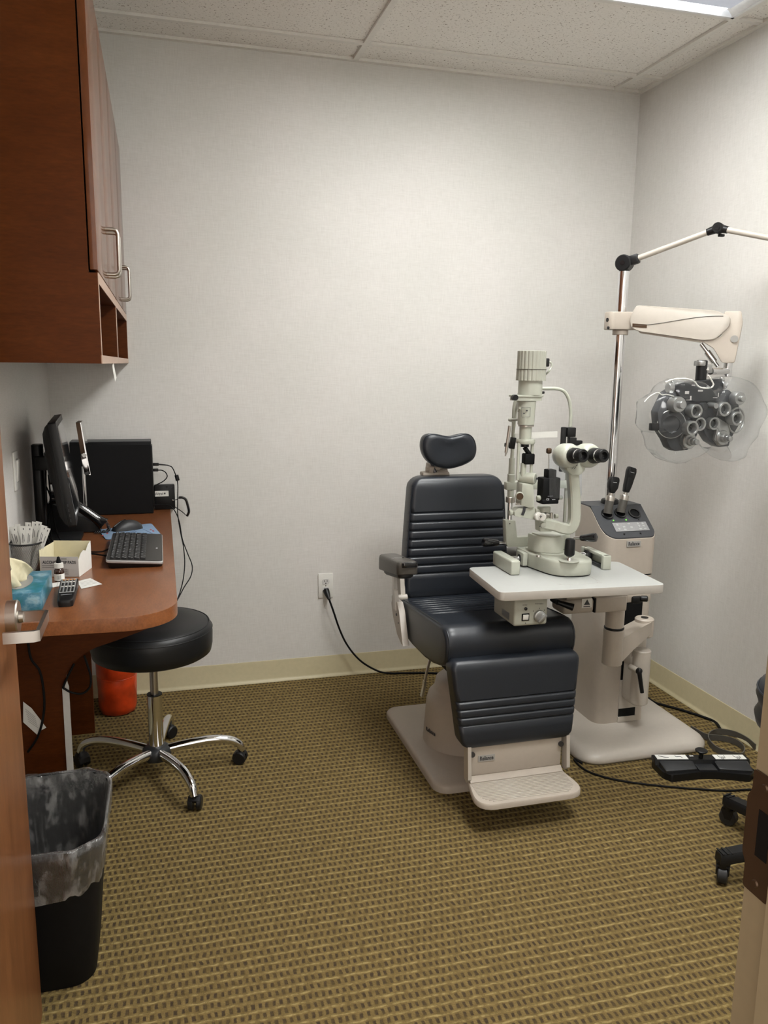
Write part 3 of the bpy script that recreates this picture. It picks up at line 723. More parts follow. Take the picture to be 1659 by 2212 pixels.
# --- armrests
SHR = Matrix(((1, 0, 0, 0), (0, 1, 0, 0), (0, -0.165, 1, 2.93 * 0.165 - 0.015), (0, 0, 0, 1)))
for s in (-1, 1):
    ax = CC + s * 0.262
    ap = roundpoly([(ax - 0.037, 2.945), (ax - 0.039, 2.665), (ax + 0.037, 2.655), (ax + 0.037, 2.945)], [0.025, 0.022, 0.022, 0.025], 5)
    def ring(z, k): return [(ax + (x - ax) * k, 2.8 + (y - 2.8) * (1 - (1 - k) * 0.3), z) for x, y in ap]
    def aring(zf, k): return [(ax + (x - ax) * k, 2.8 + (y - 2.8) * (1 - (1 - k) * 0.3), zf + (0.012 * min(1, max(0, (y - 2.66) / 0.2)) if zf > 0.71 else 0)) for x, y in ap]
    ar = B().rings([aring(0.690, 0.96), aring(0.694, 1.0), aring(0.722, 1.0), aring(0.733, 0.95), aring(0.7375, 0.82), aring(0.739, 0.5)]).xf(SHR).out('armrest', 'grey_arm', ch, ang=60)
    tp = roundpoly([(ax - 0.030, 2.79), (ax - 0.024, 2.650), (ax + 0.030, 2.650), (ax + 0.030, 2.79)], 0.008, 3)
    B().prism([(x, y, 0.716 + 0.09 * max(0, y - 2.665)) for x, y in tp], (0, 0, 0.018), 0.003).xf(SHR).out('armrest_cap', 'black_gloss', ar)
    un = roundpoly([(ax - 0.030, 2.90), (ax - 0.030, 2.675), (ax + 0.030, 2.675), (ax + 0.030, 2.90)], 0.03, 5)
    B().rings([[(ax + (x - ax) * .8, 2.79 + (y - 2.79) * .9, 0.674) for x, y in un], [(x, y, 0.682) for x, y in un], [(x, y, 0.6895) for x, y in un]]).xf(SHR).out('armrest_tray', 'charcoal', ar)
    xs = ax - s * 0.002
    b = B(); b.prism([(xs - 0.006, 2.855, 0.676), (xs - 0.006, 2.833, 0.676), (xs - 0.006, 2.825, 0.585), (xs - 0.006, 2.845, 0.585)], (0.012, 0, 0)); b.prism([(xs - 0.007, 2.845, 0.620), (xs - 0.007, 2.815, 0.620), (xs - 0.007, 2.80, 0.545), (xs - 0.007, 2.835, 0.545)], (0.014, 0, 0), 0.001)
    b.out('armrest_link', 'nickel', ch, smooth=False)
    xa, xb = CC + s * 0.238, CC + s * 0.262
    pg = [(2.862, 0.575), (2.800, 0.578), (2.770, 0.55), (2.725, 0.455), (2.712, 0.436), (2.735, 0.436), (2.79, 0.455), (2.85, 0.51), (2.875, 0.555)]
    b = B(); b.prism([(xa, y, z) for y, z in pg], (xb - xa, 0, 0), 0.002); b.cyl((CC + s * 0.206, 2.855, 0.578), (CC + s * 0.262, 2.855, 0.578), 0.0125, None, 18)
    b.prism([(CC + s * 0.212, 2.885, 0.70), (CC + s * 0.212, 2.925, 0.70), (CC + s * 0.212, 2.90, 0.575), (CC + s * 0.212, 2.85, 0.575)], (s * 0.018, 0, 0), 0.002)
    b.out('arm_bracket', 'beige_light', ch, ang=30)
    b = B(); b.cyl((xb, 2.80, 0.53), (xb + s * 0.003, 2.80, 0.53), 0.005, None, 10); b.cyl((xb, 2.775, 0.505), (xb + s * 0.002, 2.775, 0.505), 0.003, None, 8); b.outs('bracket_screw', 'dark_metal', ch)

# ================================================================== INSTRUMENT STAND
sd = thing('instrument_stand', 'beige ophthalmic instrument stand with console, chrome pole, lamp arm and white slit lamp table', 'instrument stand', (1.74, 2.78, 0))
def slab(bld, pts, levels_, c):
    return bld.rings([[(c[0] + (x - c[0]) * k, c[1] + (y - c[1]) * k, z) for x, y in pts] for (z, k) in levels_])
bp = [(x, y) for x, y in rrect(0.562, 0.70, 0.085, 7, 1.742, 2.812)]
slab(B(), bp, [(0.0, 0.985), (0.008, 1.0), (0.020, 0.995), (0.034, 0.965), (0.043, 0.92), (0.047, 0.85), (0.050, 0.6)], (1.742, 2.812)).out('base', 'beige_light', sd, ang=70)
cx0, cx1, cy0, cy1 = 1.628, 1.852, 2.682, 2.925
cm = ((cx0 + cx1) / 2, (cy0 + cy1) / 2)
cp = roundpoly([(cx0, cy1), (cx0, cy0 + 0.0), (cx1, cy0), (cx1, cy1)], [0.012, 0.055, 0.03, 0.012], 7)
slab(B(), cp, [(0.045, 0.985), (0.05, 0.985), (0.655, 0.985)], cm).out('column', 'beige', sd, ang=40)
slab(B(), cp, [(0.655, 0.965), (0.661, 0.965)], cm).out('seam', 'black_matte', sd)
# console head: vertical body, sloping control panel
zt, zf, ysl = 0.912, 0.806, 2.812
def ztopc(y): return zt if y >= ysl else zf + (zt - zf) * (y - cy0) / (ysl - cy0)
hp = roundpoly([(cx0 - 0.002, cy1), (cx0 - 0.002, ysl), (cx0 - 0.002, cy0), (cx1 + 0.002, cy0), (cx1 + 0.002, ysl), (cx1 + 0.002, cy1)], [0.012, 0.004, 0.06, 0.035, 0.004, 0.012], 7)
b = B(); b.rings([[(x, y, 0.661) for x, y in hp], [(x, y, ztopc(y) - 0.002) for x, y in hp]]); b.out('console_body', 'beige', sd, ang=40)
b = B(); k_ = 0.985
for poly in ([p for p in hp if p[1] >= ysl - 0.003], [p for p in hp if p[1] <= ysl + 0.003]):
    q = [(cm[0] + (x - cm[0]) * k_, cm[1] + (y - cm[1]) * k_) for x, y in poly]
    b.prism([(x, y, ztopc(y) - 0.004) for x, y in q], (0, 0, 0.007))
cons = b.out('control_panel', 'grey_panel', sd, ang=30)
sl = V((0, ysl - cy0, zt - zf)).normalized(); xax = V((1, 0, 0)); nrm = xax.cross(sl)
def onpan(u, v, h=0.0): return V((cx0 + u * (cx1 - cx0), cy0, zf)) + sl * (v * V((0, ysl - cy0, zt - zf)).length) + nrm * (0.0035 + h)
mb = B().prism([onpan(u, v) for u, v in ((0.25, 0.20), (0.91, 0.20), (0.91, 0.46), (0.25, 0.46))], nrm * 0.001).out('membrane_keypad', 'membrane', cons, smooth=False)
def arrow(u, v, up, s=0.03): return [onpan(u - s, v - 0.03 * up, 0.001), onpan(u + s, v - 0.03 * up, 0.001), onpan(u, v + 0.04 * up, 0.001)]
b = B()
for (u, v, up) in ((0.33, 0.40, 1), (0.33, 0.27, -1), (0.74, 0.41, 1), (0.83, 0.41, 1), (0.74, 0.33, -1), (0.83, 0.33, -1)): b.prism(arrow(u, v, up), nrm * 0.0006)
for (u, v) in ((0.44, 0.33), (0.56, 0.41), (0.58, 0.31), (0.74, 0.25), (0.83, 0.25), (0.44, 0.25)):
    b.prism([onpan(u + dx * 0.026, v + dy * 0.022, 0.001) for dx, dy in ((-1, -1), (1, -1), (1, 1), (-1, 1))], nrm * 0.0006)
b.outs('key_print', 'key_silver', mb, smooth=False)
b = B()
for u in (0.38, 0.70): b.lathe([(0.004, 0), (0.0035, 0.002), (0.001, 0.0028)], onpan(u, 0.12), nrm, 10)
b.lathe([(0.003, 0), (0.001, 0.001)], onpan(0.80, 0.53), nrm, 8); b.lathe([(0.003, 0), (0.001, 0.001)], V((cx0 + 0.02, cy1 - 0.02, zt + 0.0032)), (0, 0, 1), 8)
b.outs('panel_screw', 'black_plastic', cons)
wells = [(0.235, 0.73), (0.50, 0.745), (0.775, 0.72)]
for i, (u, v) in enumerate(wells):
    wl = B().ring(onpan(u, v, -0.001), nrm, 0.0245, 0.0195, 0.006).out('well_ring', 'black_gloss', cons)
    B().lathe([(0.0196, 0), (0.001, 0.0004)], onpan(u, v, 0.0004), nrm, 24).out('well_bore', 'black_matte', wl)
for u in (0.30, 0.55): B().lathe([(0.0032, 0), (0.003, 0.002), (0.001, 0.003)], onpan(u, 0.535), nrm, 10).out('status_light', 'led_green', cons)
bc = U(1369, 1174.5, 'y', cy0 - 0.003)
bg = B().box((bc.x, cy0 - 0.003, bc.z), (0.060, 0.003, 0.022)).out('badge', 'badge_plate', sd, smooth=False)
text('badge_text', 'Reliance', 0.021, plane_M((bc.x, cy0 - 0.0048, bc.z), (1, 0, 0), (0, 0, 1)), 'ink', bg, width=0.048)
# column track, carriage, lever
sx0, sx1 = U(1350, 1330, 'y', cy0).x, U(1386, 1330, 'y', cy0).x
B().bx(sx0, sx1, cy0 - 0.001, cy0 + 0.012, 0.06, 0.65).out('track_slot', 'black_matte', sd, smooth=False)
b = B(); z1 = U(1365, 1500, 'y', cy0).z; zb = U(1365, 1527, 'y', cy0).z; zc = U(1365, 1545, 'y', cy0).z
b.bx(sx0 - 0.003, sx1 + 0.003, cy0 - 0.004, cy0 + 0.005, zb, zb + 0.12); b.bx(sx0 - 0.003, sx1 + 0.003, cy0 - 0.004, cy0 + 0.005, 0.052, zc)
b.out('track_cover', 'beige_light', sd, smooth=False)
ya = 2.545
b = B(); b.box((1.763, 2.632, 0.255), (0.058, 0.105, 0.20), None, 0.02, 4); b.cyl((1.765, 2.60, 0.165), (1.765, 2.60, 0.385), 0.034, None, 24, 0.004); b.box((1.757, 2.655, 0.36), (0.05, 0.06, 0.10), None, 0.006)
b.out('carriage', 'beige_light', sd, ang=40)
l0, l1, l2 = U(1371, 1446, 'y', 2.568), U(1381, 1452, 'y', 2.540), U(1387, 1496, 'y', 2.535)
B().cyl(l0 + V((0, 0.03, 0)), l0 + V((0.004, -0.014, 0)), 0.011, None, 16).out('lever_boss', 'beige_light', sd)
b = B().cyl(l0 + V((0.004, -0.012, 0)), l0 + V((0.008, -0.028, 0)), 0.0125, None, 16, 0.003); b.tube([l0 + V((0.008, -0.022, 0.002)), l1, l2], lambda u: 0.0105 - 0.003 * u, 12); b.out('clamp_lever', 'black_plastic', sd)
# swing arm and post
pxc = 1.585
b = B(); b.cyl((pxc, 2.52, 0.372), (pxc, 2.52, 0.508), 0.037, None, 32, 0.003)
pg = [(pxc + 0.0, 2.52), (pxc + 0.0, 2.483), (1.68, 2.53), (1.775, 2.565), (1.80, 2.60), (1.775, 2.635), (1.68, 2.60), (pxc, 2.557)]
def armz(x, top): 
    u = max(0, (x - pxc) / 0.19)
    return (0.470 + 0.035 * u) if top else (0.372 + 0.085 * u)
b.rings([[(x, y, armz(x, False)) for x, y in pg], [(x, y, armz(x, True)) for x, y in pg]])
b.cyl((1.765, 2.60, 0.44), (1.765, 2.60, 0.512), 0.036, None, 28, 0.004)
b.out('swing_arm', 'beige', sd, ang=35)
B().cyl((1.765, 2.60, 0.511), (1.765, 2.60, 0.514), 0.014, None, 18).out('pivot_cap', 'black_plastic', sd)
B().cyl((pxc, 2.52, 0.508), (pxc, 2.52, 0.518), 0.0365, None, 28, 0.003).out('post_ring', 'black_plastic', sd)
B().cyl((pxc, 2.52, 0.515), (pxc, 2.52, 0.655), 0.034, None, 28).out('post', 'beige', sd)
b = B(); b.bx(1.345, 1.468, 2.468, 2.56, 0.592, 0.645, 0.012, 3); b.out('table_bracket', 'beige', sd)
b = B(); b.bx(1.474, 1.60, 2.468, 2.56, 0.590, 0.648, 0.006, 3); b.cyl((pxc - 0.005, 2.515, 0.615), (pxc - 0.005, 2.515, 0.668), 0.038, None, 24); b.bx(1.60, 1.70, 2.475, 2.55, 0.618, 0.655, 0.004); b.out('table_clamp', 'beige', sd)
B().bx(1.468, 1.474, 2.469, 2.559, 0.593, 0.645).out('clamp_gap', 'black_matte', sd, smooth=False)
b = B(); p = U(1376, 1296, 'y', 2.47); b.box((p.x, 2.48, p.z), (0.04, 0.03, 0.026), None, 0.006); b.cyl((p.x + 0.015, 2.47, p.z + 0.004), (p.x + 0.035, 2.455, p.z + 0.006), 0.011, None, 14, 0.003); b.out('table_lock', 'black_plastic', sd)
b = B(); p0, p1 = U(1205, 1301, 'y', 2.44), U(1238, 1312, 'y', 2.42); b.tube([p0, p0.lerp(p1, .5), p1], lambda u: 0.008 + 0.005 * u, 12); b.cyl(p0, p0 + V((0.0, 0.04, 0.0)), 0.010, None, 12); b.out('clamp_handle', 'black_plastic', sd)
wlp = U(1268, 1303, 'y', 2.466)
wg = B().box((wlp.x, 2.4668, wlp.z), (0.040, 0.001, 0.034)).out('warning_label', 'paper', sd, smooth=False)
b = B(); b.prism([(wlp.x - 0.012, 2.4660, wlp.z - 0.006), (wlp.x + 0.012, 2.4660, wlp.z - 0.006), (wlp.x, 2.4660, wlp.z + 0.014)], (0, -0.0006, 0)); b.bx(wlp.x - 0.013, wlp.x + 0.013, 2.4656, 2.4662, wlp.z - 0.0135, wlp.z - 0.0105); b.out('label_print', 'ink', wg, smooth=False)
# table top, turned a few degrees
RT = math.radians(-3.5); TC = V((1.295, 2.386, 0)); TZ = 0.760
TM = Matrix.Translation(TC) @ Matrix.Rotation(RT, 4, 'Z')
tt = rrect(0.570, 0.325, 0.022, 6)
b = B(); slab(b, tt, [(TZ - 0.028, 0.995), (TZ - 0.026, 1.0), (TZ - 0.0012, 1.0), (TZ - 0.0004, 0.9985)], (0, 0)); b.xf(TM); tb = b.out('table_edge', 'laminate_edge', sd, ang=30)
b = B(); slab(b, tt, [(TZ - 0.0004, 0.9983), (TZ, 0.996)], (0, 0)); b.xf(TM); b.out('table_top', 'laminate_white', sd, ang=30)
b = B()
for (xa, xb, ya_, yb_) in ((-0.065, 0.085, -0.108, -0.1068), (-0.0662, -0.065, -0.108, 0.12), (0.085, 0.0862, -0.108, 0.12)): b.bx(xa, xb, ya_, yb_, TZ, TZ + 0.0003)
b.xf(TM); b.out('table_seam', 'card_grey', sd, smooth=False)
b = B()
for x in (-0.055, 0.075): b.cyl((x, -0.098, TZ), (x, -0.098, TZ + 0.0006), 0.0035, None, 10)
b.xf(TM); b.outs('table_screw', 'steel', sd)
B().bx(1.36, 1.46, 2.475, 2.55, 0.645, TZ - 0.028, 0.003).out('table_mount', 'beige', sd)
# pole and its clamps
PX, PY = 1.742, 2.862
B().cyl((PX, PY, zt), (PX, PY, 1.818), 0.0205, None, 32).out('pole', 'chrome', sd)
B().cyl((PX, PY, zt), (PX, PY, zt + 0.020), 0.036, 0.034, 28, 0.004).out('pole_ring', 'black_plastic', sd)
b = B(); b.cyl((PX, PY, 1.579), (PX, PY, 1.598), 0.030, None, 28, 0.002)
b.prism([(x, y, 1.598) for x, y in roundpoly([(PX - 0.062, PY - 0.028), (PX - 0.01, PY - 0.036), (PX + 0.045, PY - 0.050), (PX + 0.05, PY + 0.02), (PX - 0.01, PY + 0.036), (PX - 0.062, PY + 0.03)], 0.02, 5)], (0, 0, 0.067), 0.004); b.out('arm_clamp', 'beige', sd, ang=40)
b = B(); p = U(1309, 690, 'y', PY - 0.03); b.cyl((PX - 0.064, PY - 0.005, p.z), (PX - 0.0615, PY - 0.005, p.z), 0.008, None, 14); b.cyl((PX - 0.064, PY - 0.014, 1.604), (PX - 0.050, PY - 0.014, 1.604), 0.006, None, 12); b.out('clamp_screw', 'black_plastic', sd)
# phoropter arm: tapered shell leaning down towards its end
AE = U(1580, 705, 'y', 2.60)
A0 = V((PX + 0.02, PY - 0.035, 1.635)); ad = V((AE.x - A0.x, AE.y - A0.y, 0)).normalized(); an = V((ad.y, -ad.x, 0))
al = (V((AE.x, AE.y, 0)) - V((A0.x, A0.y, 0))).length
if an.dot(V((0, -1, 0))) < 0: an = -an
def ap_(s_, z, n): return V((A0.x, A0.y, 0)) + ad * s_ + an * n + V((0, 0, z))
zl = lambda s_: -0.05 * s_
shell = [(0.0, 1.637), (0.012, 1.672), (0.022, 1.688), (al - 0.055, 1.664), (al - 0.004, 1.640), (al - 0.006, 1.605), (al - 0.05, 1.560), (al - 0.09, 1.556), (0.035, 1.590), (0.006, 1.604)]
shell = roundpoly([ap_(s_, z, 0) for s_, z in shell], 0.012, 3)
B().prism([p - an * 0.032 for p in shell], an * 0.064, 0.006).out('arm_shell', 'beige_light', sd, ang=30)
under = [ap_(s_, z, 0) for s_, z in ((0.03, 1.597), (0.04, 1.585), (al - 0.10, 1.549), (al - 0.05, 1.553), (al - 0.04, 1.57))]
B().prism([p - an * 0.022 for p in under], an * 0.044).out('arm_underside', 'beige', sd, smooth=False)
yoke = roundpoly([ap_(s_, z, 0) for s_, z in ((al - 0.028, 1.662), (al + 0.030, 1.662), (al + 0.038, 1.62), (al + 0.022, 1.475), (al - 0.022, 1.475), (al - 0.055, 1.528), (al - 0.095, 1.552), (al - 0.03, 1.57))], 0.010, 3)
B().prism([p - an * 0.026 for p in yoke], an * 0.05, 0.004).out('arm_yoke', 'beige', sd, ang=30)
yk = ap_(al + 0.014, 1.562, 0.026); B().cyl(yk, yk + an * 0.003, 0.013, None, 20).out('yoke_cap', 'alu', sd)
b = B(); b.tube([ap_(s_, 1.628 + 0.016 * math.sin((s_ / al - 0.45) * PI * 1.2), 0.0326) for s_ in [0.02 + k * (al - 0.05) / 10 for k in range(11)]], 0.0012, 5); b.out('arm_groove', 'grey_arm', sd)
b = B(); q = [ap_(0.012, 1.620, 0.0322), ap_(0.065, 1.616, 0.0322), ap_(0.065, 1.603, 0.0322), ap_(0.012, 1.607, 0.0322)]; b.prism(q, an * 0.0012); b.out('arm_badge', 'bronze', sd, smooth=False)
b = B(); q0, q1 = ap_(al - 0.10, 1.545, 0.0), ap_(al - 0.035, 1.462, 0.0); b.cyl(q0, q1, 0.007, None, 12); b.cyl(q0.lerp(q1, .35), q0.lerp(q1, .8), 0.012, None, 14); b.cyl(ap_(al, 1.475, 0), ap_(al, 1.425, 0), 0.016, 0.014, 18); b.out('balance_screw', 'chrome', sd)
hx = U(1527, 797, 'y', 2.52)
yend = ap_(al - 0.0, 1.445, 0)
b = B(); b.cyl(yend, (hx.x + 0.012, 2.515, 1.445), 0.0125, None, 18); b.out('hanger_bar', 'chrome', sd)
# lamp arm
J0 = V((PX, PY, 1.848)); J1 = U(1552, 493, 'y', 2.60); J2 = U(1700, 521, 'y', 2.40)
b = B(); b.cyl((PX, PY, 1.816), (PX, PY, 1.84), 0.019, None, 20); dj = (J1 - J0).normalized(); ax_ = dj.cross(V((0, 0, 1))).normalized()
b.cyl(J0 - ax_ * 0.024, J0 + ax_ * 0.024, 0.031, None, 28, 0.004); b.box(J0 + dj * 0.032, (0.05, 0.03, 0.036), Matrix((dj, ax_, dj.cross(ax_))).transposed(), 0.006); b.out('lamp_joint', 'black_plastic', sd)
b = B(); b.cyl(J0 - ax_ * 0.026, J0 + ax_ * 0.026, 0.009, None, 16); b.out('joint_knob', 'black_gloss', sd)
B().cyl(J0 + dj * 0.04, J1 - dj * 0.025, 0.0105, None, 18).out('lamp_tube', 'beige_light', sd)
d2 = (J2 - J1).normalized()
b = B(); b.cyl(J1 - ax_ * 0.018, J1 + ax_ * 0.018, 0.019, None, 22, 0.003); b.cyl(J1 - dj * 0.04, J1, 0.0125, 0.016, 14); b.cyl(J1, J1 + d2 * 0.035, 0.016, 0.0125, 14); b.box(J1 + V((0.014, 0, -0.024)), (0.022, 0.014, 0.01), None, 0.003); b.out('lamp_joint', 'black_plastic', sd)
b = B(); b.cyl(J1 - ax_ * 0.021, J1 + ax_ * 0.021, 0.008, None, 16); b.out('joint_knob', 'black_gloss', sd)
B().cyl(J1 + d2 * 0.03, J2, 0.0105, None, 18).out('lamp_tube', 'beige_light', sd)
b = B(); b.lathe([(0.012, -0.01), (0.016, 0.01), (0.022, 0.03), (0.05, 0.075), (0.055, 0.10), (0.052, 0.101), (0.045, 0.075), (0.01, 0.04)], J2, (0.1, -0.3, -1), 28); b.out('lamp_head', 'beige_light', sd, ang=50)

# ================================================================== SLIT LAMP on the table
def MPX(p): return (p - CAM).dot(FWD) / FPX       # metres per photo pixel at a point
YL = 2.47
sp_ = thing('slit_lamp', 'cream enamel slit lamp with ribbed lamp housing, binocular microscope and chin rest', 'slit lamp', (1.30, 2.47, TZ))
Z0 = TZ + 0.0005
# rails
for (xr_, op) in ((1.137, 0), (1.478, 1)):
    b = B()
    if not op: b.bx(xr_ - 0.017, xr_ + 0.017, 2.425, 2.585, Z0, Z0 + 0.050, 0.006, 3)
    else:
        b.bx(xr_ - 0.006, xr_ + 0.019, 2.425, 2.585, Z0 + 0.038, Z0 + 0.050, 0.003); b.bx(xr_ + 0.010, xr_ + 0.019, 2.425, 2.585, Z0, Z0 + 0.045, 0.002); b.bx(xr_ - 0.012, xr_ + 0.019, 2.425, 2.442, Z0, Z0 + 0.050, 0.004); b.bx(xr_ - 0.012, xr_ + 0.019, 2.570, 2.585, Z0, Z0 + 0.050, 0.004)
    b.out('rail_cover', 'enamel', sp_)
b = B(); b.bx(1.470, 1.487, 2.443, 2.569, Z0, Z0 + 0.012, 0.002); b.cyl((1.466, 2.545, Z0 + 0.025), (1.480, 2.545, Z0 + 0.025), 0.019, None, 24); b.out('rail_wheel', 'charcoal', sp_)
B().cyl((1.155, 2.545, Z0 + 0.027), (1.467, 2.545, Z0 + 0.027), 0.0095, None, 18).out('axle', 'chrome', sp_)
# base
bo = roundpoly([(1.222, 2.615), (1.222, 2.53), (1.258, 2.358), (1.398, 2.352), (1.408, 2.47), (1.395, 2.615)], [0.01, 0.05, 0.075, 0.075, 0.06, 0.01], 7)
bc_ = (1.315, 2.48)
slab(B(), bo, [(Z0 + 0.004, 0.985), (Z0 + 0.007, 1.0), (Z0 + 0.046, 1.0), (Z0 + 0.052, 0.985), (Z0 + 0.054, 0.95), (Z0 + 0.0545, 0.5)], bc_).out('base', 'enamel', sp_, ang=60)
slab(B(), bo, [(Z0, 0.965), (Z0 + 0.0045, 0.965)], bc_).out('base_skid', 'black_plastic', sp_)
ZB = Z0 + 0.0545
b = B(); b.bx(1.205, 1.223, 2.515, 2.575, Z0 + 0.006, Z0 + 0.052, 0.003); b.out('axle_block', 'enamel', sp_)
B().ring((1.2035, 2.545, Z0 + 0.027), (1, 0, 0), 0.015, 0.0095, 0.003).out('axle_seal', 'charcoal', sp_)
slab(B(), roundpoly([(1.235, 2.58), (1.25, 2.46), (1.30, 2.425), (1.37, 2.46), (1.37, 2.58)], 0.02, 4), [(ZB - 0.001, 1.0), (ZB + 0.006, 1.0), (ZB + 0.007, 0.98)], (1.31, 2.51)).out('slide_plate', 'enamel', sp_, ang=40)
b = B(); p = U(1163, 1203, 'z', ZB); b.cyl(p, p + V((0, 0, 0.006)), 0.009, 0.008, 18, 0.001); b.out('lock_screw', 'nickel', sp_)
jp = U(1229, 1211, 'z', ZB)
B().lathe([(0.034, 0), (0.034, 0.0015), (0.030, 0.002), (0.012, 0.0022)], jp + V((0, 0, -0.0005)), (0, 0, 1), 32).out('joystick_disc', 'enamel_dull', sp_)
B().lathe([(0.010, 0), (0.0085, 0.006), (0.005, 0.012), (0.006, 0.018)], jp, (0.03, 0.03, 1), 18).out('joystick_stem', 'chrome', sp_)
B().lathe([(0.009, 0.014), (0.0165, 0.020), (0.0175, 0.026), (0.0165, 0.068), (0.015, 0.073), (0.010, 0.0755)], jp, (0.03, 0.03, 1), 24, lambda k, n, h: 1.0 + (0.025 * (k % 2) if 0.025 < h < 0.07 else 0)).out('joystick', 'black_plastic', sp_)
# pivot block carrying both arms
pvx, pvy = 1.287, 2.495
pv = roundpoly([(pvx - 0.055, pvy + 0.05), (pvx - 0.05, pvy - 0.01), (pvx + 0.005, pvy - 0.05), (pvx + 0.045, pvy - 0.04), (pvx + 0.05, pvy + 0.05)], [0.006, 0.02, 0.02, 0.02, 0.006], 5)
slab(B(), pv, [(ZB + 0.008, 1.0), (ZB + 0.060, 1.0), (ZB + 0.063, 0.97)], (pvx, pvy)).out('pivot_block', 'enamel', sp_, ang=40)
slab(B(), pv, [(ZB + 0.063, 0.80), (ZB + 0.067, 0.80)], (pvx, pvy)).out('pivot_cap', 'enamel', sp_)
b = B().bx(pvx + 0.05, pvx + 0.085, pvy + 0.0, pvy + 0.05, ZB + 0.007, ZB + 0.062, 0.004); b.out('rear_block', 'enamel', sp_)
# chin rest bracket (flat L plate) + posts + arch
YC = 2.605
def PY_(px, py, y): return U(px, py, 'y', y)
L_ = [PY_(x, y, YC) for x, y in ((1092, 1124), (1113, 1124), (1117, 1161), (1167, 1158), (1167, 1198), (1143, 1200), (1143, 1180), (1098, 1182), (1094, 1176))]
B().prism(roundpoly(L_, 0.003, 2), (0, 0.028, 0), 0.002).out('chin_rest_bracket', 'enamel', sp_, ang=30)
B().lathe([(0.0025, 0), (0.002, 0.001)], PY_(1101, 1131, YC) + V((0, -0.0008, 0)), (0, -1, 0), 8).outs('bracket_screw', 'dark_metal', sp_)
xl = PY_(1103, 1080, YC + 0.012).x; yl = YC + 0.014
zz = lambda py: PY_(1103, py, yl).z
B().cyl((xl, yl, zz(1127)), (xl, yl, zz(1070)), 0.0085, None, 18).out('chin_post', 'chrome', sp_)
B().cyl((xl, yl, zz(1085)), (xl, yl, zz(1073)), 0.0165, None, 28, 0.001).out('height_ring', 'nickel', sp_)
b = B(); b.cyl((xl, yl, zz(1074)), (xl, yl, zz(1058)), 0.0115, None, 18); b.cyl((xl, yl, zz(1042)), (xl, yl, zz(1024)), 0.0140, None, 20, 0.001); b.cyl((xl, yl, zz(1024)), (xl, yl, zz(990)), 0.0110, None, 20); b.cyl((xl, yl, zz(990)), (xl, yl, zz(960)), 0.0065, None, 16)
b.outs('chin_column', 'enamel', sp_)
xr2 = PY_(1223, 1050, yl).x
b = B(); b.box(((xl + xr2) / 2, yl, zz(1049)), (xr2 - xl + 0.045, 0.026, zz(1041) - zz(1058)), None, 0.004); b.out('chin_rest_bar', 'enamel', sp_)
top_ = zz(839)
arch = [(xl, yl, zz(985)), (xl + 0.0, yl, zz(920)), (xl + 0.0, yl, zz(880)), (xl + 0.010, yl, zz(858)), (xl + 0.032, yl, zz(843)), (xl + 0.07, yl, top_), ((xl + xr2) / 2 + 0.01, yl, top_), (xr2 - 0.06, yl, top_), (xr2 - 0.028, yl, zz(845)), (xr2 - 0.006, yl, zz(865)), (xr2 + 0.003, yl, zz(895)), (xr2 + 0.003, yl, zz(930))]
B().tube(arch, 0.0062, 12, 5).out('arch_tube', 'enamel', sp_, ang=60)
b = B(); b.cyl((xr2, yl, zz(945)), (xr2, yl, zz(1142)), 0.0055, None, 14); b.out('right_post', 'enamel_dull', sp_)
b = B(); b.box((xr2, yl, zz(1146)), (0.022, 0.022, 0.018), None, 0.003); b.out('post_foot', 'enamel', sp_)
b = B(); b.box((xr2 - 0.002, yl - 0.012, zz(934)), (0.034, 0.026, 0.034), None, 0.003); b.box((xr2 - 0.028, yl - 0.012, zz(972)), (0.018, 0.014, 0.16), None, 0.003); b.box((xr2 + 0.006, yl - 0.014, zz(955)), (0.03, 0.018, 0.03), None, 0.003); b.box((xr2 + 0.02, yl - 0.014, zz(958)), (0.05, 0.016, 0.018), None, 0.003); b.out('canthus_clamp', 'black_plastic', sp_)
s0, s1 = PY_(1112, 943, yl - 0.01), PY_(1204, 938, yl - 0.01)
b = B(); b.ribbon([s0, s0.lerp(s1, 0.35) + V((0, 0.012, -0.002)), s0.lerp(s1, 0.7) + V((0, 0.010, 0)), s1], 0.021, 0.003, (0, 0, 1)); b.out('forehead_strap', 'white_plastic', sp_)
# fixation lamp hanging on the left post
b = B(); q0, q1 = PY_(1101, 920, yl - 0.02), PY_(1093, 978, yl - 0.03); b.cyl(q0, q1, 0.0055, None, 12); b.cyl(q1, q1 + (q1 - q0).normalized() * 0.012, 0.003, 0.0025, 10); b.out('fixation_stalk', 'nickel', sp_)
b = B(); q = PY_(1107, 957, yl - 0.018); b.box(q, (0.018, 0.016, 0.040), (0, math.radians(8), 0), 0.002); q = PY_(1096, 961, yl - 0.022); b.box(q, (0.02, 0.012, 0.014), None, 0.003); b.out('fixation_clamp', 'black_plastic', sp_)
b = B(); q = PY_(1103, 907, yl - 0.02); b.cyl(q + V((0, -0.014, 0)), q + V((0, 0.006, 0)), 0.0068, None, 14); b.cyl(q, PY_(1127, 906, YL), 0.0045, None, 12); b.out('cable_clip', 'enamel_dull', sp_)
b = B(); b.tube([PY_(1120, 868, YL), PY_(1116, 880, yl - 0.03), PY_(1113, 905, yl - 0.02), PY_(1109, 935, yl - 0.01), PY_(1108, 955, yl - 0.008)], 0.0045, 10); b.out('fixation_cable', 'enamel', sp_)
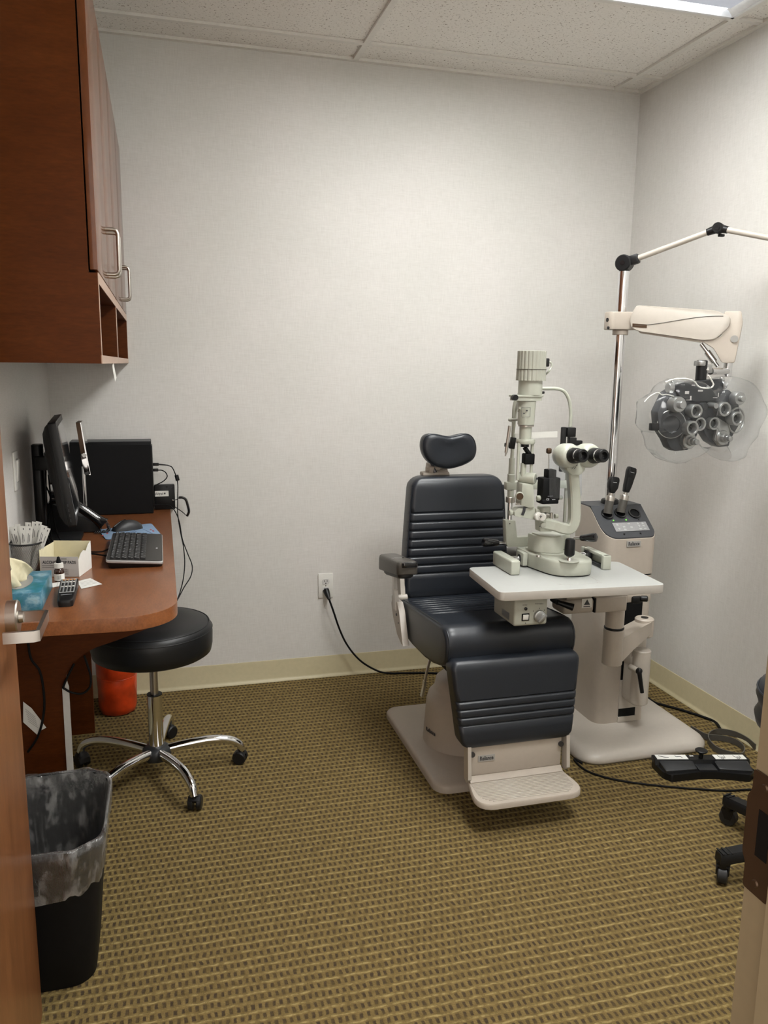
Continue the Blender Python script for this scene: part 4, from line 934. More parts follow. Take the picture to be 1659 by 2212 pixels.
# patient grip bars
b = B(); g0, g1 = PY_(1098, 1174, YC + 0.015), PY_(1077, 1173, YC + 0.015); b.cyl(g0, g1, 0.006, None, 14); h0, h1 = PY_(1240, 1163, YC - 0.03), PY_(1254, 1162, YC - 0.05); b.cyl(h0, h1, 0.0058, None, 14); b.outs('grip_rod', 'chrome', sp_)
b = B(); gd = (g1 - g0).normalized(); b.lathe([(0.008, 0), (0.011, 0.004), (0.0165, 0.05), (0.0155, 0.058), (0.012, 0.061)], g1, gd, 22); hd = (PY_(1284, 1161, YC - 0.09) - h1).normalized(); b.lathe([(0.009, 0), (0.011, 0.004), (0.0165, 0.05), (0.0155, 0.058), (0.010, 0.061)], h1, hd, 22); b.outs('grip_handle', 'black_gloss', sp_)
# --- lamp tower
xt = PY_(1148, 790, YL).x; zy = lambda py: PY_(1146, py, YL).z
def X(px, py, y=YL): return PY_(px, py, y)
flute = lambda k, n, h: 1.0 - (0.045 if k % 3 == 0 else 0.0)
r1 = 0.0475
b = B(); b.lathe([(r1 * 0.90, zy(757) - 0.001), (r1 * 0.985, zy(758.5)), (r1, zy(797)), (r1 * 1.012, zy(797.5)), (r1 * 1.03, zy(822)), (r1 * 0.7, zy(822.2))][::-1], (xt, YL, 0), (0, 0, 1), 66, flute); b.out('lamp_housing', 'enamel_dull', sp_, ang=25)
B().lathe([(r1 * 1.035, zy(798)), (r1 * 1.035, zy(797))], (xt, YL, 0), (0, 0, 1), 48).out('housing_seam', 'grey_arm', sp_)
b = B(); b.lathe([(0.040, zy(853)), (0.0395, zy(822))], (xt - 0.001, YL, 0), (0, 0, 1), 36); b.out('lamp_neck', 'enamel', sp_)
b = B(); b.prism(roundpoly([(xt - 0.072, YL - 0.018, zy(857)), (xt - 0.02, YL - 0.040, zy(857)), (xt + 0.038, YL - 0.030, zy(857)), (xt + 0.04, YL + 0.03, zy(857)), (xt - 0.02, YL + 0.04, zy(857)), (xt - 0.072, YL + 0.02, zy(857))], 0.015, 4), (0, 0, zy(853) - zy(857)), 0.001); b.prism(roundpoly([(xt - 0.066, YL - 0.016, zy(865)), (xt - 0.02, YL - 0.036, zy(865)), (xt + 0.034, YL - 0.026, zy(865)), (xt + 0.034, YL + 0.03, zy(865)), (xt - 0.02, YL + 0.036, zy(865)), (xt - 0.066, YL + 0.02, zy(865))], 0.012, 4), (0, 0, zy(857) - zy(865)))
b.out('flange', 'enamel', sp_, ang=40)
b = B(); q = X(1114, 859, YL - 0.03); b.cyl(q + V((0, 0.016, 0)), q, 0.0095, None, 20); q = X(1173, 848, YL); b.cyl(q + V((-0.01, 0, 0)), q + V((0.004, 0, 0)), 0.004, None, 12); b.sph(q, 0.0045, 12, 8); b.out('filter_knob', 'black_plastic', sp_)
b = B(); b.lathe([(0.020, zy(948)), (0.0205, zy(918)), (0.0275, zy(917)), (0.0285, zy(890)), (0.031, zy(866))], (xt - 0.011, YL, 0), (0, 0, 1), 32); b.cyl((xt - 0.038, YL - 0.004, zy(884)), (xt - 0.026, YL - 0.004, zy(872)), 0.008, 0.012, 14); b.out('slit_barrel', 'enamel', sp_, ang=30)
b = B(); yb = YL - 0.0305
for (pa, pb, qa, qb) in ((1127, 1145, 880, 880.6), (1127, 1145, 900, 900.6), (1126.6, 1127.1, 880, 900), (1145, 1145.5, 880, 900)):
    p, q = X(pa, qb, yb), X(pb, qa, yb); b.bx(p.x, q.x, yb, yb + 0.001, p.z, q.z)
p = X(1138, 887, yb); b.bx(p.x - 0.003, p.x + 0.003, yb - 0.0006, yb + 0.001, p.z - 0.002, p.z + 0.002); p = X(1132, 893, yb); b.bx(p.x - 0.003, p.x + 0.003, yb - 0.0006, yb + 0.001, p.z - 0.002, p.z + 0.002)
b.out('scale_print', 'ink', sp_, smooth=False)
b = B(); p = X(1118, 888); b.cyl(p, p + V((0.012, 0, 0)), 0.002, None, 8); b.lathe([(0.026, zy(921)), (0.026, zy(918))], (xt - 0.010, YL, 0), (0, 0, 1), 24); b.out('aperture_ring', 'nickel', sp_)
b = B(); b.lathe([(0.030, zy(958)), (0.0315, zy(955)), (0.0315, zy(950)), (0.030, zy(948))], (xt - 0.009, YL, 0), (0, 0, 1), 32); b.out('tower_collar', 'enamel', sp_)
b = B(); b.cyl((xt - 0.011, YL, zy(965)), (xt - 0.011, YL, zy(957)), 0.0135, None, 22); b.out('tower_lens', 'black_plastic', sp_)
b = B()
for dx in (-0.027, 0.022): b.cyl((xt - 0.010 + dx, YL - 0.008, zy(1035)), (xt - 0.010 + dx, YL - 0.008, zy(956)), 0.0052, None, 14)
b.cyl((xt - 0.010 + 0.022, YL - 0.008, zy(1108)), (xt - 0.010 + 0.022, YL - 0.008, zy(1040)), 0.006, None, 14); b.cyl((xt - 0.013, YL, zy(1030)), (xt - 0.013, YL, zy(1000)), 0.0095, None, 18); b.outs('tower_rod', 'enamel', sp_)
b = B(); p = X(1141, 991, YL - 0.004); b.box(p, (0.036, 0.030, 0.036), None, 0.004); p = X(1139, 975, YL - 0.004); b.box(p, (0.010, 0.022, 0.030), (0, math.radians(-38), 0), 0.001); b.out('mirror_holder', 'black_matte', sp_)
c0, c1 = X(1121, 1031, YL + 0.018), X(1157, 1034, YL - 0.022)
b = B(); b.cyl(c0, c1, 0.0190, None, 30, 0.003); b.out('tilt_cylinder', 'enamel', sp_); b = B(); p = X(1160, 1034, YL - 0.0235); b.box(p, (0.006, 0.001, 0.006)); b.out('cylinder_mark', 'dark_metal', sp_)
pl = [X(x, y, YL) for x, y in ((1122, 1042), (1146, 1044), (1148, 1094), (1138, 1095), (1119, 1089))]
b = B(); b.prism([p + V((0, -0.024, 0)) for p in roundpoly(pl, 0.004, 3)], (0, 0.046, 0), 0.003); b.out('tilt_body', 'enamel', sp_, ang=40)
b = B(); p = X(1122, 1071, YL - 0.026); b.cyl(p, p + V((-0.004, -0.012, 0)), 0.0145, None, 24, 0.002); b.out('width_knob_rim', 'enamel_dull', sp_)
b = B(); b.cyl(p + V((-0.004, -0.0122, 0)), p + V((-0.0045, -0.0138, 0)), 0.0115, None, 22); b.out('width_knob', 'bronze', sp_)
b = B(); p = X(1116, 1089, YL - 0.02); b.cyl(p, p + V((0.012, 0, -0.001)), 0.0035, None, 10); b.sph(p, 0.004, 10, 6); b.out('click_stop', 'nickel', sp_)
pl = [X(x, y, YL + 0.005) for x, y in ((1114, 1096), (1150, 1094), (1160, 1106), (1166, 1124), (1140, 1119), (1106, 1112), (1106, 1104))]
b = B(); b.prism([p + V((0, -0.020, 0)) for p in roundpoly(pl, 0.003, 3)], (0, 0.036, 0), 0.002); p = X(1107, 1107, YL + 0.004); b.cyl(p, p + V((-0.012, 0, 0)), 0.0105, None, 20, 0.002); b.out('tilt_base', 'enamel', sp_, ang=40)
b = B(); p0_, p1_ = X(1133, 1096, YL - 0.017), X(1128, 1113, YL - 0.017); b.ribbon([p0_, p0_.lerp(p1_, .5) + V((0.002, 0, 0)), p1_], 0.010, 0.001, (1, 0, 0.3)); b.out('angle_scale', 'dark_metal', sp_)
pl = [X(x, y, YL) for x, y in ((1151, 1096), (1158, 1097), (1166, 1112), (1185, 1118), (1186, 1146), (1160, 1146), (1159, 1120), (1154, 1112))]
b = B(); b.prism([p + V((0, -0.022, 0)) for p in roundpoly(pl, 0.004, 3)], (0, 0.036, 0), 0.002); b.out('lamp_arm', 'enamel', sp_, ang=40)
b = B(); p = X(1162, 1115, YL - 0.024); b.cyl(p + V((0, 0.004, 0)), p + V((0.0, -0.010, 0)), 0.014, None, 24, 0.002); p = X(1169, 1116, YL - 0.03); b.cyl(p + V((0.006, 0, 0)), p + V((-0.003, -0.012, 0)), 0.0125, None, 24, 0.001); b.out('slit_knob', 'white_plastic', sp_)
b = B(); p = X(1168, 1116, YL - 0.0435); b.box(p, (0.010, 0.001, 0.002)); b.box(p, (0.002, 0.001, 0.010)); b.out('knob_slot', 'dark_metal', sp_)
b = B()
for px, rr in ((1175, 0.010), (1179, 0.0105), (1183, 0.0095)):
    p = X(px, 1113, YL - 0.018); b.cyl(p + V((-0.0025, 0, 0)), p + V((0.0025, 0, 0)), rr, None, 22)
p = X(1191, 1111, YL - 0.01); b.cyl(p + V((0, 0, -0.014)), p + V((0, 0, 0.006)), 0.0055, None, 16); b.out('scale_ring', 'nickel', sp_)
b = B(); p = X(1175, 1098, YL + 0.01); b.lathe([(0.022, -0.034), (0.0225, 0.004), (0.021, 0.007), (0.018, 0.008)], p, (0, 0, 1), 28); b.out('pivot_drum', 'enamel', sp_)
b = B(); p = X(1198, 1115, YL - 0.005); b.cyl(p, p + V((0.012, 0, 0)), 0.0085, 0.0075, 18, 0.001); p = X(1172, 1134, YL - 0.026); b.lathe([(0.010, 0), (0.009, 0.007), (0.004, 0.009)], p, (0, -1, 0), 18); b.out('lock_knob', 'enamel_dull', sp_)
b = B()
for (px, py) in ((1166, 1137), (1178, 1137), (1184, 1139)): b.lathe([(0.0022, 0), (0.002, 0.001)], X(px, py, YL - 0.0228), (0, -1, 0), 8)
b.outs('arm_screw', 'dark_metal', sp_)
# --- microscope: curved arm, body, twin oculars
YM = 2.43
path = [X(1176, 1131, YM + 0.03), X(1196, 1135, YM + 0.02), X(1216, 1141, YM), X(1230, 1141, YM - 0.005), X(1238.5, 1128, YM - 0.005), X(1241, 1108, YM - 0.005), X(1240, 1070, YM - 0.005), X(1237, 1030, YM - 0.005), X(1236, 1008, YM - 0.005)]
pp_ = catmull(path, 6); rs = []
for i, p in enumerate(pp_):
    d = (pp_[min(i + 1, len(pp_) - 1)] - pp_[max(i - 1, 0)]).normalized(); yv = V((0, 1, 0)); nn = yv.cross(d).normalized(); yv = d.cross(nn)
    hw = 0.0185; hd_ = 0.016; c_ = 0.005
    rs.append([p + nn * a + yv * q for a, q in ((hw, hd_ - c_), (hw - c_, hd_), (-hw + c_, hd_), (-hw, hd_ - c_), (-hw, -hd_ + c_), (-hw + c_, -hd_), (hw - c_, -hd_), (hw, -hd_ + c_))])
B().rings(rs).out('microscope_arm', 'enamel', sp_, ang=35)
pl = [X(x, y, YM) for x, y in ((1213, 998), (1256, 996), (1255, 1013), (1244, 1024), (1226, 1024), (1216, 1014))]
b = B(); b.prism([p + V((0, -0.030, 0)) for p in roundpoly(pl, 0.004, 3)], (0, 0.055, 0), 0.003); b.out('microscope_neck', 'enamel', sp_, ang=40)
b = B()
for (px, py, a_) in ((1231, 1006, .4), (1246, 1005, -.3)):
    p = X(px, py, YM - 0.0306); b.box(p, (0.006, 0.0006, 0.0022), (0, a_, 0))
for k in range(5): p = X(1234 + k * 2.2, 1010 + (k % 2) * 2, YM - 0.0306); b.box(p, (0.0012, 0.0006, 0.006), (0, 0.5, 0))
b.out('neck_print', 'ink', sp_, smooth=False)
hz = X(1222, 985, 2.42).z
for px in (1219, 1262):
    e0 = X(px, 984, 2.43); ed = V((0.10, -1, 0.10)).normalized()
    o_ = B().lathe([(0.022, -0.025), (0.036, -0.018), (0.0405, -0.002), (0.0405, 0.030), (0.036, 0.044), (0.027, 0.050)], e0, ed, 36).out('ocular_body', 'enamel', sp_, ang=50)
    B().lathe([(0.0255, 0.048), (0.0265, 0.053), (0.0250, 0.076), (0.0235, 0.080), (0.0215, 0.081)], e0, ed, 30, lambda k, n, h: 1 - 0.02 * (k % 2)).out('ocular_sleeve', 'black_plastic', o_)
    B().lathe([(0.0222, 0.080), (0.0226, 0.081), (0.0222, 0.087)], e0, ed, 30).out('ocular_ring', 'chrome', o_)
    B().lathe2([(0.0215, 0.086), (0.0222, 0.090), (0.0222, 0.105), (0.0195, 0.110), (0.0130, 0.110), (0.0115, 0.100), (0.0115, 0.086)], e0, ed, 30).out('eyepiece', 'black_plastic', o_)
    B().lathe([(0.0117, 0.096), (0.004, 0.0985)], e0, ed, 20).out('eyepiece_lens', 'lens_glass', o_)
# --- tonometer block, stalk, breath shield
b = B(); pa, pb = X(1167, 1088, 2.44), X(1207, 1031, 2.44); b.bx(pa.x, pb.x, 2.425, 2.47, pa.z + 0.012, pb.z, 0.003); b.bx(pa.x - 0.002, pb.x - 0.004, 2.422, 2.47, pa.z, pa.z + 0.016, 0.004); pc, pd = X(1181, 1031, 2.44), X(1200, 1014, 2.44); b.bx(pc.x, pd.x, 2.43, 2.465, pc.z - 0.002, pd.z, 0.003); b.out('tonometer', 'black_matte', sp_)
b = B(); p = X(1185.5, 1014, 2.445); q = X(1185.5, 979, 2.445); b.cyl(p, q, 0.0016, None, 8); b.out('tonometer_stalk', 'nickel', sp_)
b = B(); b.box(q + V((0, 0, 0.008)), (0.017, 0.015, 0.019), None, 0.005, 3); b.out('tonometer_tip', 'bronze', sp_)
b = B(); p = X(1163, 1076, 2.445); b.cyl(p + V((-0.006, 0, 0)), p + V((0.008, 0, 0)), 0.0095, None, 20, 0.003); p = X(1211, 1075, 2.445); b.cyl(p + V((-0.008, 0, 0)), p + V((0.006, 0, 0)), 0.007, None, 18, 0.002); b.outs('tonometer_knob', 'enamel', sp_)
p = X(1183, 1079, 2.4215); text('ce_mark', 'CE', 0.009, plane_M(p, (1, 0, 0), (0, 0, 1)), 'key_legend', sp_)
b = B(); p = X(1196, 1079, 2.4215); b.bx(p.x - 0.006, p.x + 0.006, 2.4212, 2.4218, p.z - 0.001, p.z + 0.001); p = X(1190, 1072, 2.4215); b.bx(p.x - 0.010, p.x + 0.010, 2.424, 2.4246, p.z - 0.0006, p.z + 0.0006); b.out('tonometer_print', 'key_legend', sp_, smooth=False)
pl = [X(x, y, 2.415) for x, y in ((1187, 992), (1193, 982), (1257, 976), (1257, 1070), (1252, 1074), (1187, 1078))]
b = B(); b.prism(roundpoly(pl, 0.012, 5), (0.0, 0.002, 0)); b.out('breath_shield', 'acrylic', sp_, smooth=False)
# cable from lamp housing
b = B(); p = X(1181, 783, YL); b.box(p + V((0.001, 0, 0)), (0.012, 0.018, 0.028), None, 0.004); b.out('lamp_plug', 'black_plastic', sp_)
b = B(); b.tube([X(1182, 784), X(1190, 783), X(1191, 792), X(1184, 804), X(1174, 812, YL + 0.03)], 0.0032, 8); b.out('lamp_cable', 'enamel', sp_)

# power box under the table
xa, xb = U(1112, 1320, 'y', 2.262).x, U(1184, 1320, 'y', 2.262).x
pw = thing('power_box', 'cream power supply box with a dial and rocker switch under the slit lamp table', 'power supply', ((xa + xb) / 2, 2.34, 0.66))
zb_ = U(1150, 1352, 'y', 2.262).z
B().bx(xa, xb, 2.265, 2.43, zb_, TZ - 0.0285, 0.008, 3).out('housing', 'enamel_dull', pw)
def F(px, py): return U(px, py, 'y', 2.2645)
b = B(); p = F(1135, 1333); b.box(p, (0.026, 0.002, 0.024)); b.out('switch_frame', 'black_plastic', pw, smooth=False)
b = B(); b.box(p + V((0, -0.002, 0)), (0.019, 0.004, 0.017), (math.radians(8), 0, 0), 0.001); b.out('switch', 'white_plastic', pw)
b = B(); p = F(1135.5, 1315); b.lathe([(0.0055, 0), (0.005, 0.003), (0.002, 0.004)], p, (0, -1, 0), 16); b.out('fuse_cap', 'black_gloss', pw)
b = B(); p = F(1165, 1331); b.lathe([(0.0205, 0), (0.0195, 0.008), (0.017, 0.010), (0.006, 0.0105)], p, (0, -1, 0), 28); b.box(p + V((0.004, -0.014, -0.004)), (0.011, 0.010, 0.036), (0, math.radians(45), 0), 0.002); b.out('dial', 'alu', pw)
b = B()
for k in range(7): p = F(1157 + 2.6 * k, 1304.5); b.box(p, (0.0026, 0.0006, 0.0022))
for k in range(4): p = F(1130 + 2.6 * k, 1307); b.box(p, (0.0026, 0.0006, 0.0022))
for (px, py) in ((1165, 1314), (1152, 1320), (1176, 1318), (1135, 1346)): b.box(F(px, py), (0.0026, 0.0006, 0.003))
b.outs('print', 'grey_arm', pw, smooth=False)
b = B().bx(xa - 0.0006, xa, 2.30, 2.36, zb_ + 0.012, zb_ + 0.035); b.out('rating_label', 'alu', pw, smooth=False)

# ================================================================== PHOROPTER hanging from the arm
YP = 2.49
ph = thing('phoropter', 'dark grey and silver phoropter with lens dials inside a clear plastic cover', 'phoropter', (1.85, 2.5, 1.28))
def Q(px, py, y=YP): return U(px, py, 'y', y)
def outl(pts, y, r=0.004): return roundpoly([Q(a, b_, y) for a, b_ in pts], r, 3)
b = B(); b.prism(outl(((1441, 848), (1460, 836), (1508, 834), (1512, 862), (1515, 905), (1510, 930), (1500, 955), (1487, 972), (1460, 975), (1448, 968), (1440, 950), (1424, 925), (1421, 890)), YP), (0, 0.045, 0), 0.004); b.out('lens_battery', 'grey_panel', ph, ang=40)
b = B(); b.prism(outl(((1516, 850), (1530, 842), (1575, 842), (1593, 858), (1599, 890), (1596, 920), (1578, 950), (1575, 964), (1553, 966), (1535, 955), (1522, 935), (1513, 905), (1512, 885)), YP + 0.01), (0, 0.045, 0), 0.004); b.out('lens_battery', 'grey_panel', ph, ang=40)
b = B(); b.prism(outl(((1456, 834), (1480, 826), (1560, 818), (1562, 845), (1545, 866), (1500, 868), (1470, 858)), YP - 0.012), (0, 0.05, 0), 0.003); b.out('bridge', 'charcoal', ph, ang=40)
b = B(); b.lathe([(0.019, 0), (0.019, 0.075), (0.016, 0.078)], Q(1513, 826, 2.515), (0, 0, 1), 28); b.out('mount_post', 'black_plastic', ph)
b = B(); p = Q(1513, 790, 2.515)
for k in range(2): b.lathe([(0.0165, 0), (0.0175, 0.003), (0.0175, 0.014), (0.016, 0.017)], p + V((0.007 * k - 0.002, -0.004 + 0.02 * k, 0.0)), (0, 0, 1), 36, lambda k_2, n, h: 1 - 0.03 * (k_2 % 2))
b.outs('level_knob', 'alu', ph)
b = B(); p = Q(1528, 797, 2.512); b.box(p, (0.022, 0.028, 0.032), None, 0.004); b.out('mount_block', 'alu', ph)
b = B(); p = Q(1529, 796, 2.497); b.prism([p + V((-0.006, 0, -0.006)), p + V((0.006, 0, -0.006)), p + V((0, 0, 0.006))], (0, -0.0008, 0)); b.out('mount_mark', 'white_plastic', ph, smooth=False)
b = B(); p = Q(1510, 831, 2.505); b.lathe([(0.014, 0), (0.014, 0.012)], p, (0, 0, 1), 20); b.out('mount_stem', 'bronze', ph)
fdir = V((0.02, -1, 0))
def dial(px, py, rp, y=YP, l=0.030, inner=0.62, body='alu'):
    p = Q(px, py, y); r_ = rp * MPX(p)
    o = B().lathe2([(r_ * inner, 0), (r_, 0), (r_, l - 0.003), (r_ * 0.95, l), (r_ * 0.74, l), (r_ * inner, l - 0.004)], p, fdir, 36).out('lens_dial', body, ph, ang=40)
    B().lathe([(r_ * inner * 1.02, l * 0.4), (r_ * 0.3, l * 0.42)], p, fdir, 24).out('lens', 'lens_glass', o)
    bb = B()
    for k in range(24):
        a = 2 * PI * k / 24; x, yv, z = frame(fdir)
        bb.box(p + fdir * l + (x * math.cos(a) + yv * math.sin(a)) * r_ * 0.84, (0.0008, 0.0006, 0.0018))
    bb.out('dial_mark', 'ink', o, smooth=False, kind='stuff')
for a in ((1492, 887, 15, YP - 0.006, .034), (1481, 923, 15.5, YP - 0.012, .040), (1503, 915, 15, YP - 0.004, .026), (1553, 883, 15.5, YP + 0.002, .034), (1579, 903, 15, YP - 0.004, .036), (1535, 914, 14, YP + 0.004, .022)): dial(*a)
def knob(px, py, rp, y, l, mat='alu', n2=None):
    p = Q(px, py, y); r_ = rp * MPX(p)
    o = B().lathe([(r_, 0), (r_, l * .8), (r_ * 0.9, l)], p, fdir, 32, lambda k, n, h: 1 - 0.012 * (k % 2)).out('knob', mat, ph, ang=30)
    if n2:
        for (ra, la, lb) in n2: B().lathe([(ra * MPX(p), la), (ra * MPX(p), lb - 0.002), (ra * MPX(p) * .9, lb)], p, fdir, 26).out('knob_step', mat, o)
knob(1455, 873, 17.5, YP - 0.004, .035, 'alu', [(8.5, .033, .055)]); knob(1587, 860, 15, YP + 0.004, .030, 'alu', [(6.5, .028, .046)])
knob(1484, 952, 17, YP - 0.004, .020, 'alu', [(10, .018, .032), (7.5, .03, .046), (6, .045, .058)]); knob(1556, 945, 16.5, YP + 0.004, .016, 'alu', [(9.5, .014, .03), (7.5, .028, .044), (6, .042, .056)])
knob(1515, 877, 8, YP - 0.010, .022, 'charcoal'); knob(1531, 875.5, 6.5, YP - 0.008, .040, 'alu')
b = B(); b.cyl(Q(1442, 838, YP), Q(1452, 838, YP), 0.018, None, 24, 0.002); b.cyl(Q(1450, 828, YP + .01), Q(1475, 828, YP + .01), 0.010, None, 18, 0.002); b.outs('sphere_knob', 'alu', ph)
b = B(); b.cyl(Q(1558, 832, YP), Q(1567, 832, YP), 0.014, None, 22, 0.002); b.cyl(Q(1556, 820, YP + .01), Q(1563, 820, YP + .01), 0.010, None, 18, 0.002); b.outs('sphere_knob', 'alu', ph)
for pts in (((1478, 912), (1500, 905), (1502, 940), (1497, 962), (1478, 972), (1470, 958), (1472, 940), (1476, 930)), ((1548, 900), (1572, 915), (1577, 935), (1572, 960), (1553, 963), (1543, 950), (1548, 930))):
    B().prism(outl(pts, YP - 0.006), (0, 0.012, 0), 0.002).out('cylinder_plate', 'alu', ph, ang=40)
b = B(); p = Q(1449, 916, YP - 0.002); b.lathe([(0.048, 0), (0.050, 0.006), (0.047, 0.010), (0.030, 0.012), (0.028, 0.006)], p, V((-0.35, -1, 0)), 36); b.out('sphere_scale', 'charcoal', ph); b = B(); b.torus(p + V((-0.35, -1, 0)).normalized() * 0.007, (-0.35, -1, 0), 0.0485, 0.0022, 36); b.out('scale_rim', 'alu', ph)
b = B(); p = Q(1590, 908, YP + 0.012); b.torus(p, (0.3, -1, 0), 0.045, 0.004, 32); b.out('scale_rim', 'alu', ph)
b = B(); p = Q(1413, 922, YP + 0.01); b.box(p, (0.032, 0.02, 0.026), None, 0.003); b.out('side_latch', 'black_plastic', ph)
b = B(); p = Q(1447, 872, YP + .015); b.cyl(p, p + V((-0.02, 0, 0)), 0.026, None, 24, 0.003); b.out('knob_bearing', 'black_plastic', ph)
b = B()
for (px, py, w, h) in ((1484, 848, .016, .010), (1492, 860, .006, .016), (1488, 864, .022, .0025), (1552, 853, .003, .014), (1545, 859, .018, .002), (1513, 844, .02, .006), (1498, 832, .014, .004)): b.box(Q(px, py, YP - 0.0135), (w, 0.001, h))
b.outs('scale_window', 'card_grey', ph, smooth=False)
# clear cover: a loose bag round the whole instrument, open at the top round its elastic
cv = [(1388, 912), (1387, 890), (1392, 868), (1406, 855), (1422, 845), (1436, 826), (1452, 819), (1475, 818), (1500, 823), (1516, 836), (1532, 838), (1541, 830), (1548, 818), (1570, 813), (1592, 816), (1615, 832), (1634, 858), (1639, 882), (1635, 908), (1622, 932), (1612, 950), (1600, 972), (1588, 988), (1574, 996), (1558, 992), (1550, 980), (1543, 973), (1525, 966), (1512, 968), (1496, 980), (1474, 994), (1452, 1000), (1428, 990), (1408, 968), (1402, 942), (1400, 934), (1390, 928)]
cvw = catmull([Q(a, b_, YP) for a, b_ in cv], 3, True); cc_ = sum(cvw, V()) / len(cvw)
b = B(); rs = []
for (oy, k) in ((0.085, 0.62), (0.078, 0.82), (0.06, 0.95), (0.03, 1.0), (-0.02, 1.0), (-0.05, 0.965), (-0.068, 0.90), (-0.078, 0.80), (-0.082, 0.62), (-0.083, 0.38), (-0.083, 0.15)):
    ring_ = []
    for i, p in enumerate(cvw):
        w = 0.004 * math.sin(i * 1.7 + oy * 60) + 0.003 * math.sin(i * 0.61 + oy * 140)
        q = cc_ + (p - cc_) * (k + w * 1.2) + V((0, oy + 0.006 * math.sin(i * 0.9 + k * 9), 0)); ring_.append(q)
    rs.append(ring_)
b.rings(rs, cap0=False, cap1=True)
co_ = b.out('plastic_cover', 'cover_film', ang=80); tag(co_, 'clear crinkled plastic dust cover wrapped round the phoropter', 'plastic cover')
rim_pts = [Q(a, b_, YP - 0.03) for a, b_ in ((1437, 826), (1452, 820), (1478, 818), (1498, 823), (1508, 834), (1518, 838), (1534, 838), (1541, 831), (1536, 820), (1530, 811))]
B().tube(rim_pts, lambda u: 0.0028 + 0.0006 * math.sin(u * 90), 8).out('elastic_rim', 'white_plastic', co_)
b = B(); b.tube([Q(a, b_, YP - 0.02) for a, b_ in ((1392, 868), (1404, 856), (1420, 848), (1430, 853), (1440, 852), (1456, 856))], 0.0018, 6); b.out('fold_edge', 'white_plastic', co_)

# hand scopes standing in the console wells
def scope(name, u, v, label, headpts, tilt):
    p = onpan(u, v, 0.006); d = V(tilt).normalized()
    t = thing(name, label, 'eye scope', tuple(p), group='hand scopes in the console wells')
    B().lathe([(0.0165, 0.0), (0.0165, 0.052), (0.0155, 0.060), (0.0150, 0.066)], p, d, 26).out('handle', 'enamel_dull' if False else 'grey_arm', t)
    B().lathe([(0.0170, 0.050), (0.0170, 0.066), (0.0150, 0.070), (0.009, 0.0705), (0.0075, 0.085)], p, d, 26).out('collar', 'nickel', t)
    x = V((1, 0, 0)); x = (x - d * x.dot(d)).normalized(); yv = d.cross(x); o = p + d * 0.080
    poly = roundpoly([o + x * a + d * h for a, h in headpts], 0.005, 3)
    c = sum(poly, V()) / len(poly)
    hd = B().rings([[c + (q - c) * k + yv * w for q in poly] for (w, k) in ((-0.0135, 0.80), (-0.0105, 0.97), (0.0, 1.0), (0.0105, 0.97), (0.0135, 0.80))]).out('head', 'black_plastic', t, ang=50)
    ht = max(h for a, h in headpts)
    bb = B(); sgn = -1 if yv.y > 0 else 1
    bb.box(o + d * (ht - 0.022) + yv * sgn * 0.0137, (0.018, 0.0012, 0.0016), Matrix((x, yv, d)).transposed()); bb.out('brow_line', 'key_legend', hd, smooth=False)
scope('ophthalmoscope', wells[0][0], wells[0][1], 'short black-headed hand scope in the console well below the chrome pole', [(-0.008, 0), (0.008, 0), (0.021, 0.022), (0.022, 0.055), (0.017, 0.066), (-0.014, 0.066), (-0.020, 0.045), (-0.018, 0.022)], (0.16, 0.05, 1))
scope('retinoscope', wells[1][0], wells[1][1], 'taller black-headed hand scope in the middle console well', [(-0.009, 0), (0.009, 0), (0.015, 0.028), (0.018, 0.06), (0.021, 0.085), (0.017, 0.102), (-0.014, 0.104), (-0.017, 0.085), (-0.014, 0.06), (-0.013, 0.028)], (0.24, 0.06, 1))

# ================================================================== FOOT PEDAL, CORDS on the floor
pm = Matrix.Translation((1.868, 2.318, 0)) @ Matrix.Rotation(math.radians(-14), 4, 'Z')
pd_ = thing('foot_pedal', 'black two-pedal foot switch with white pictogram labels on the carpet', 'foot switch', (1.868, 2.318, 0), math.radians(-14))
def loc(bld): return bld.xf(pm)
out_ = roundpoly([(-0.175, 0.055), (-0.165, -0.035), (-0.14, -0.062), (-0.03, -0.040), (0.03, -0.040), (0.14, -0.062), (0.168, -0.035), (0.175, 0.055), (0.0, 0.068)], 0.008, 3)
loc(slab(B(), out_, [(0.0, 1.0), (0.024, 1.0), (0.027, 0.985)], (0, 0))).out('housing', 'black_plastic', pd_, ang=30)
b = B(); b.prism([(-0.176, 0.012, 0.026), (-0.176, 0.062, 0.026), (-0.176, 0.058, 0.044), (-0.176, 0.020, 0.044)], (0.352, 0, 0), 0.003); loc(b).out('top_block', 'black_plastic', pd_, ang=30)
